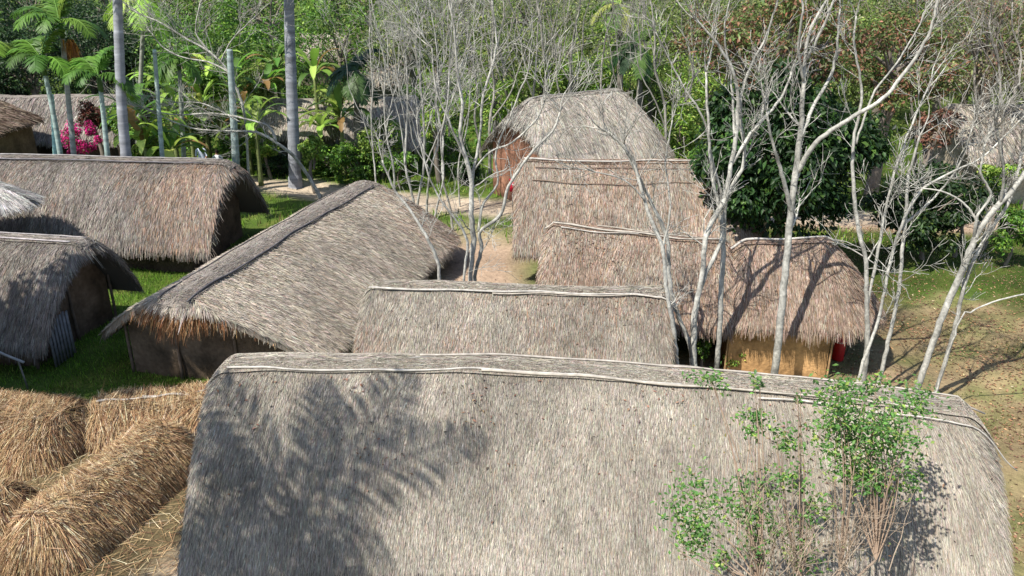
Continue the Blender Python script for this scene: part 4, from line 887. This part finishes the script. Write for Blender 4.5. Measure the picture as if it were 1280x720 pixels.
# ------------------------------------------------------------------ sapling in front of the roof, lower right
def sapling():
    Yb = 8.3; b = np.array((3.3, 8.3, 0.0))
    t = thing('sapling', 'leafy green sapling with brown twigs in front of the big roof, lower right', 'sapling', b)
    sm, lm = MB(), MB()
    PALG = [(0.085, 0.2, 0.045, 5), (0.14, 0.28, 0.06, 3), (0.28, 0.38, 0.08, 1.2)]
    DY = 0.75
    cl = [(1085, 520, 44, 8.9, 520), (1100, 560, 42, 8.7, 520), (1065, 560, 34, 8.7, 300), (1130, 510, 28, 9.2, 240), (1060, 500, 26, 8.9, 180), (1120, 590, 26, 8.6, 140), (1075, 600, 24, 8.5, 130),
          (940, 528, 15, 8.9, 70), (885, 480, 16, 9.1, 55), (945, 480, 10, 9.1, 20), (985, 550, 16, 8.8, 60), (880, 630, 30, 8.3, 190), (925, 615, 26, 8.3, 120), (860, 672, 20, 8.1, 90), (940, 665, 30, 8.0, 120),
          (985, 600, 22, 8.4, 70), (1020, 640, 20, 8.2, 60), (1010, 690, 24, 8.0, 60), (900, 700, 14, 7.9, 30), (1050, 480, 8, 9.2, 20), (1092, 480, 10, 9.3, 24), (1000, 495, 8, 9.0, 15)]
    forks = [P(1000, 722, 8.5), P(950, 730, 8.4), P(1050, 715, 8.6), P(1095, 700, 8.7)]
    hub = np.array((3.25, 8.0, 1.6))
    tube(sm, smooth_path([b - (0, 0, .1), hub * (1, 1, .5) + (0.05, .1, 0), hub], 8), np.linspace(0.05, 0.035, 8), 7, (0.24, 0.19, 0.14))
    for f_ in forks: tube(sm, smooth_path([hub, (hub + f_) / 2 + rng.normal(0, .05, 3), f_], 8), np.linspace(0.03, 0.018, 8), 6, (0.26, 0.2, 0.15))
    for (px, py, r, Y, n) in cl:
        Y += DY; r *= 1.45; n = int(n * (1.3 if n > 200 else 2.2)); C = P(px, py, Y); s = scale_at(py, Y); rad = np.array((r, r * 0.8, r * 0.8)) * s
        f_ = forks[int(np.argmin([abs(C[0] - q[0]) for q in forks]))]
        for w_ in range(3):
            e = C + rng.normal(0, 0.4, 3) * rad
            tube(sm, smooth_path([f_, (f_ + e) / 2 + rng.normal(0, 0.1, 3), e], 9), np.linspace(0.014, 0.004, 9), 4, (0.30, 0.22, 0.16), cap=False)
        k = rng.integers(0, 9, n); sub = C + rdir(9) * rad * U(.4, 1, 9)[:, None]; pos = sub[k] + rng.normal(0, .28, (n, 3)) * rad
        leaves(lm, pos, norm(rdir(n) * (1, 1, .5) + (0, 0, -.2)), norm(rdir(n) * .6 + (-.2, -.2, 1)), U(0.05, 0.10, n), U(0.028, 0.05, n), pick(n, PALG, 0.2))
    for i in range(38):          # bare brown twigs
        f_ = forks[rng.integers(0, 4)] + rng.normal(0, 0.22, 3) * (1, .5, .3); grow(sm, f_, norm(np.array((rng.normal(0, .45), rng.normal(0.2, .3), 1.0))), U(0.5, 1.3), 0.009, 2, (0.34, 0.27, 0.2), 0.9, minr=0.003)
    n = 420; pos = np.array([P(U(850, 1120), 700 - 190 * U() ** 1.6, U(8.6, 9.6)) for _ in range(n)])
    leaves(lm, pos, rdir(n), norm(rdir(n) + (0, 0, .6)), U(0.03, 0.07, n), U(0.015, 0.03, n), pick(n, [(0.3, 0.24, 0.1, 2), (0.22, 0.12, 0.06, 2), (0.2, 0.26, 0.08, 3)], 0.2))
    sm.build('stems', M_DBARK, t, smooth=True); lm.build('foliage', M_LEAF, t)
sapling()

# ------------------------------------------------------------------ ground cover
def scatter_grass(label, n, xr, yr, pal, hgt, wd, cond, clump=0.35):
    x = U(*xr, n); y = U(*yr, n); s, g_, d_ = ground_masks(x, y); k = cond(x, y, s, g_, d_) > U(0, 1, n); x, y = x[k], y[k]; n = len(x)
    z = gz(x, y); r0 = np.stack([x, y, z - 0.01], 1)
    h_ = U(*hgt, n) * (1 + 0.5 * vnoise(x, y, 2.2, 77)); h_ = np.clip(h_, 0.03, 2)
    dv = norm(np.stack([rng.normal(0, clump, n), rng.normal(0, clump, n), np.ones(n)], 1)); r1 = r0 + dv * h_[:, None]
    mb = MB(); blades(mb, r0, r1, norm(np.stack([rng.normal(size=n), rng.normal(size=n), np.zeros(n)], 1)), U(*wd, n), pick(n, pal, 0.22), taper=.15)
    o = mb.build('grass', M_GRASS); tag(o, label, 'grass', kind='stuff')
GRN = [(0.13, 0.27, 0.025, 4), (0.20, 0.36, 0.04, 3), (0.07, 0.14, 0.02, 2), (0.3, 0.36, 0.08, 1)]
scatter_grass('short green grass growing between the huts at left', 60000, (-17, -6), (15, 28), GRN, (0.06, 0.16), (0.012, 0.03), lambda x, y, s, g_, d_: g_ * np.clip(0.75 + 0.5 * vnoise(x, y, 1.5, 5), 0, 1))
scatter_grass('sparse dry and green grass on the slope at right', 75000, (8.5, 22), (12, 34), [(0.22, 0.18, 0.085, 4), (0.10, 0.14, 0.03, 4), (0.28, 0.23, 0.12, 3)], (0.04, 0.11), (0.012, 0.03),
              lambda x, y, s, g_, d_: g_ * np.clip(.55 + .5 * vnoise(x, y, 1, 61), 0, 1) + d_ * np.clip(0.3 + 0.7 * vnoise(x, y, 1.2, 6), 0, 1))
scatter_grass('tall grass and weeds along the far path', 60000, (-36, 30), (30, 50), GRN + [(0.22, 0.2, 0.08, 2)], (0.10, 0.4), (0.03, 0.06), lambda x, y, s, g_, d_: g_ * np.clip(0.55 + 0.6 * vnoise(x, y, 0.8, 7), 0, 1) * (1 - 0.8 * s))
# undergrowth on the floor of the wood
n = 70000; x = U(-75, 75, n); y = 48 + 62 * U(0, 1, n) ** 1.3; hh = np.abs(vnoise(x, y, 0.5, 12)) * 2.2
pos = np.stack([x, y, gz(x, y) + U(0, 1, n) * hh], 1)
cl_ = np.where(x < -20, 0, np.where(x < 6, 1, 2)); c_ = np.empty((n, 3))
for k_, pl_ in enumerate((DKG, MIDG, OLIV)):
    m_ = cl_ == k_; c_[m_] = pick(int(m_.sum()), pl_, .25)
mb = MB(); leaves(mb, pos, rdir(n), norm(rdir(n) + (0, -.3, .8)), U(.2, .45, n), U(.1, .22, n), c_)
tag(mb.build('undergrowth', M_LEAF), 'dense leafy undergrowth on the floor of the wood', 'undergrowth', kind='stuff')
# fallen leaves on the ground
n = 42000; x = U(-4, 20, n); y = U(12, 33, n); s, g_, d_ = ground_masks(x, y)
k = (d_ * 1.0 + (x > 9) * .25 + (x > 1) * s * .5 + (x > 8) * .15 + (x < 1) * .06) * np.clip(.6 + .8 * vnoise(x, y, 1.3, 21), .05, 1) > U(0, 1, n); x, y = x[k], y[k]; n = len(x)
mb = MB(); leaves(mb, np.stack([x, y, gz(x, y) + .02], 1), rdir(n) * (1, 1, .15), norm(rdir(n) * .35 + (0, 0, 1)), U(.05, .12, n), U(.03, .06, n), pick(n, [(0.24, 0.13, 0.08, 4), (0.34, 0.2, 0.1, 3), (0.14, 0.08, 0.05, 3), (0.42, 0.33, 0.2, 1)], .2))
tag(mb.build('leaf_litter', M_LITTER), 'brown fallen leaves strewn on the bare ground', 'fallen leaves', kind='stuff')

n = 6000; x = U(-13.5, -5.8, n); y = U(11, 17.5, n); z = gz(x, y) + .02; an = U(0, 6.28, n); L_ = U(.15, .5, n)
mb = MB(); r0 = np.stack([x, y, z], 1); r1 = r0 + np.stack([np.cos(an) * L_, np.sin(an) * L_, U(0, .06, n)], 1)
blades(mb, r0, r1, norm(np.stack([-np.sin(an), np.cos(an), U(-.5, .5, n)], 1)), U(.006, .014, n), pick(n, GOLD, .2))
tag(mb.build('loose_straw', M_TH), 'loose straw strewn on the ground around the golden bundles', 'straw', kind='stuff')

# ------------------------------------------------------------------ small things
def lathe(mb, c, prof, col, sides=16):
    pts = np.array([(c[0], c[1], c[2] + z) for z, r in prof]); th = np.linspace(0, 2 * math.pi, sides, endpoint=False); n = len(prof)
    rr = np.array([r for z, r in prof])
    v = (pts[:, None] + np.stack([np.cos(th)[None] * rr[:, None], np.sin(th)[None] * rr[:, None], np.zeros((n, sides))], -1)).reshape(-1, 3)
    i = np.arange(n - 1)[:, None] * sides; j = np.arange(sides)[None]; k = (j + 1) % sides
    mb.add(v, np.stack([i + j, i + k, i + sides + k, i + sides + j], -1).reshape(-1, 4), c=col)
q = P(1044, 466, 20.35); q[2] = float(gz(q[0], q[1])); RED = (0.42, 0.012, 0.015)
t = thing('fire_extinguisher', 'red fire extinguisher standing in the shade at the right corner of the ochre-walled hut', 'fire extinguisher', q)
mb = MB(); lathe(mb, q, [(0, 0), (0, .15), (.04, .16), (.62, .16), (.70, .13), (.76, .06), (.78, 0)], RED); mb.build('cylinder', M_PAINT, t, smooth=True)
mb = MB(); lathe(mb, q + (0, 0, .76), [(0, .03), (.08, .03), (.08, .055), (.12, .055), (.12, 0)], (0.05, 0.05, 0.05), 10); box(mb, q + (.06, 0, .87), (.2, .03, .025), (0.3, 0.02, 0.02)); mb.build('valve', M_PAINT, t)
mb = MB(); tube(mb, smooth_path([q + (.05, -.03, .8), q + (.2, -.06, .6), q + (.2, -.08, .3), q + (.12, -.12, .15)], 12), .018, 6, (0.03, 0.03, 0.03)); mb.build('hose', M_PAINT, t)
mb = MB(); lathe(mb, q, [(.56, .162), (.60, .162)], (0.5, 0.35, 0.33)); mb.build('label_band', M_PAINT, t)
# red fire box by the far path
q = P(641, 232, 33.0); q[2] = 0.0; zc = P(641, 232, 33.0)[2]
t = thing('fire_box', 'small red box with white marks at the left end of the steep brown hut', 'box', q)
mb = MB(); box(mb, (q[0], q[1] + .05, zc / 2), (.06, .06, zc), (0.3, 0.28, 0.25)); mb.build('post', M_WOOD, t)
mb = MB(); box(mb, (q[0], q[1], zc), (.26, .12, .50), (0.62, 0.01, 0.05)); box(mb, (q[0], q[1], zc + .265), (.3, .16, .03), (0.45, 0.01, 0.03)); mb.build('box_body', M_PAINT, t)
mb = MB(); box(mb, (q[0] + .045, q[1] - .064, zc + .06), (.16, .006, .06), (0.8, 0.75, 0.75)); box(mb, (q[0] + .085, q[1] - .064, zc - .09), (.07, .006, .07), (0.8, 0.75, 0.75), 0); mb.build('white_mark', M_PAINT, t)
# bamboo rail at the left
t = thing('bamboo_rail', 'grey bamboo rail on a thin post at the left edge by the shaded grass', 'rail', P(26, 487, 18.5) * (1, 1, 0))
mb = MB(); tube(mb, [P(-25, 428, 18.7), P(5, 443, 18.6), P(30, 453, 18.5)], .035, 7, (0.32, 0.32, 0.31)); mb.build('rail', M_WOOD, t, smooth=True)
for px, py in ((22, 449), (-20, 432)):
    a_ = P(px, py, 18.55); mb = MB(); tube(mb, [(a_[0] + .08, a_[1], -.1), (a_[0] + .04, a_[1], a_[2] * .5), a_], .022, 6, (0.28, 0.26, 0.22)); mb.build('post', M_WOOD, t, smooth=True)
# long sticks leaning over hut 3
def stick(label, a, b, r, col=PALE):
    mb = MB(); a = np.array(a, float); b = np.array(b, float); tube(mb, smooth_path([a, (a + b) / 2 + (0, 0, .05), b], 10), np.linspace(r, r * .6, 10), 6, col)
    tag(mb.build('stick', M_WOOD, None, True, origin=a), label, 'stick')
stick('long pale stick poking out past the right end of the ochre-walled hut roof', P(1035, 301, 20.95) + (0, 0, .08), P(1100, 334, 20.6), 0.022)

# people behind the long left hut
def person(label, px, py, Y, shirt, hair, hat=False, face=-1.0):
    hd = P(px, py, Y); H = hd[2] + 0.12; x, y = hd[0], Y; g0 = float(gz(x, y)); S = (H - g0) / 1.68
    t = thing('person', label, 'person', (x, y, g0))
    J = [(0, 0, .95, .15, .11), (0, 0, 1.12, .14, .10), (0, 0, 1.32, .17, .11), (0, 0, 1.43, .12, .08), (0, 0, 1.50, .05, .05), (0, 0, 1.58, .075, .085), (0, -.01, 1.66, .06, .07),
         (.09, 0, .88, .085, .09), (.10, 0, .50, .06, .06), (.10, .02, .09, .042, .045), (.10, -.12, .04, .04, .03),
         (-.09, 0, .88, .085, .09), (-.10, 0, .50, .06, .06), (-.10, .02, .09, .042, .045), (-.10, -.12, .04, .04, .03),
         (.19, 0, 1.38, .055, .055), (.25, .0, 1.12, .042, .042), (.20, -.16, .93, .032, .032), (.18, -.24, .90, .03, .02),
         (-.19, 0, 1.38, .055, .055), (-.25, .0, 1.12, .042, .042), (-.20, -.16, .93, .032, .032), (-.18, -.24, .90, .03, .02)]
    E = [(0, 1), (1, 2), (2, 3), (3, 4), (4, 5), (5, 6), (0, 7), (7, 8), (8, 9), (9, 10), (0, 11), (11, 12), (12, 13), (13, 14), (3, 15), (15, 16), (16, 17), (17, 18), (3, 19), (19, 20), (20, 21), (21, 22)]
    me = bpy.data.meshes.new('body'); me.from_pydata([(j[0] * S, j[1] * S, j[2] * S) for j in J], E, [])
    o = bpy.data.objects.new('body', me); COL.objects.link(o)
    md = o.modifiers.new('skin', 'SKIN'); 
    for i, j in enumerate(J): me.skin_vertices[0].data[i].radius = (j[3] * S, j[4] * S)
    me.skin_vertices[0].data[0].use_root = True
    s2 = o.modifiers.new('sub', 'SUBSURF'); s2.levels = s2.render_levels = 2
    dg = bpy.context.evaluated_depsgraph_get(); ev = o.evaluated_get(dg); m2 = bpy.data.meshes.new_from_object(ev)
    co = np.zeros(len(m2.vertices) * 3); m2.vertices.foreach_get('co', co); co = co.reshape(-1, 3) / S
    bpy.data.objects.remove(o)
    cc_ = np.tile(np.array((0.36, 0.2, 0.13)), (len(co), 1))
    cc_[(co[:, 2] < 0.98) & (co[:, 2] > .1) & (np.abs(co[:, 0]) < .19)] = (0.06, 0.07, 0.1)
    cc_[(co[:, 2] >= 0.98) & (co[:, 2] < 1.47) & ~((np.abs(co[:, 0]) > .2) & (co[:, 2] < 1.1))] = shirt
    cc_[co[:, 2] < .1] = (0.05, 0.04, 0.04)
    c4 = np.ones((len(co), 4), np.float32); c4[:, :3] = cc_
    ca = m2.color_attributes.new('Col', 'FLOAT_COLOR', 'POINT'); ca.data.foreach_set('color', c4.ravel()); m2.materials.clear(); m2.materials.append(M_CLOTH)
    m2.polygons.foreach_set('use_smooth', np.ones(len(m2.polygons), bool))
    b_ = bpy.data.objects.new('body', m2); COL.objects.link(b_); b_.parent = t
    o3 = np.array((x, y, g0)); mb = MB()
    th = np.linspace(0, 2 * math.pi, 12, endpoint=False)
    lathe(mb, o3 + np.array((0, .015, 1.56)) * S, [(0, .085 * S), (.05 * S, .098 * S), (.11 * S, .092 * S), (.15 * S, .06 * S), (.165 * S, 0)], hair, 12)
    mb.build('hair', M_CLOTH, t, smooth=True)
    if hat:
        mb = MB(); lathe(mb, o3 + np.array((0, 0, 1.66)) * S, [(0, .17), (.02, .17), (.02, .1), (.1, .085), (.12, 0)], (0.75, 0.76, 0.78), 14); mb.build('hat', M_CLOTH, t, smooth=True)
    mb = MB()
    for ex in (-.028, .028): box(mb, o3 + np.array((ex, -.085, 1.60)) * S, (.018, .01, .01), (0.02, 0.015, 0.015))
    box(mb, o3 + np.array((0, -.09, 1.545)) * S, (.035, .01, .008), (0.3, 0.1, 0.08)); mb.build('face_features', M_SKIN, t)
    mb = MB(); box(mb, o3 + np.array((0, -.10, 1.575)) * S, (.02, .03, .03), (0.36, 0.2, 0.13)); mb.build('nose', M_SKIN, t)
person('person in a pale blue-white shirt standing behind the ridge of the long left hut', 250, 182, 40.8, (0.55, 0.62, 0.75), (0.02, 0.015, 0.012))
person('dark-haired person in a white shirt just right of the other person, lower down', 271, 191, 39.6, (0.75, 0.77, 0.8), (0.015, 0.012, 0.01))
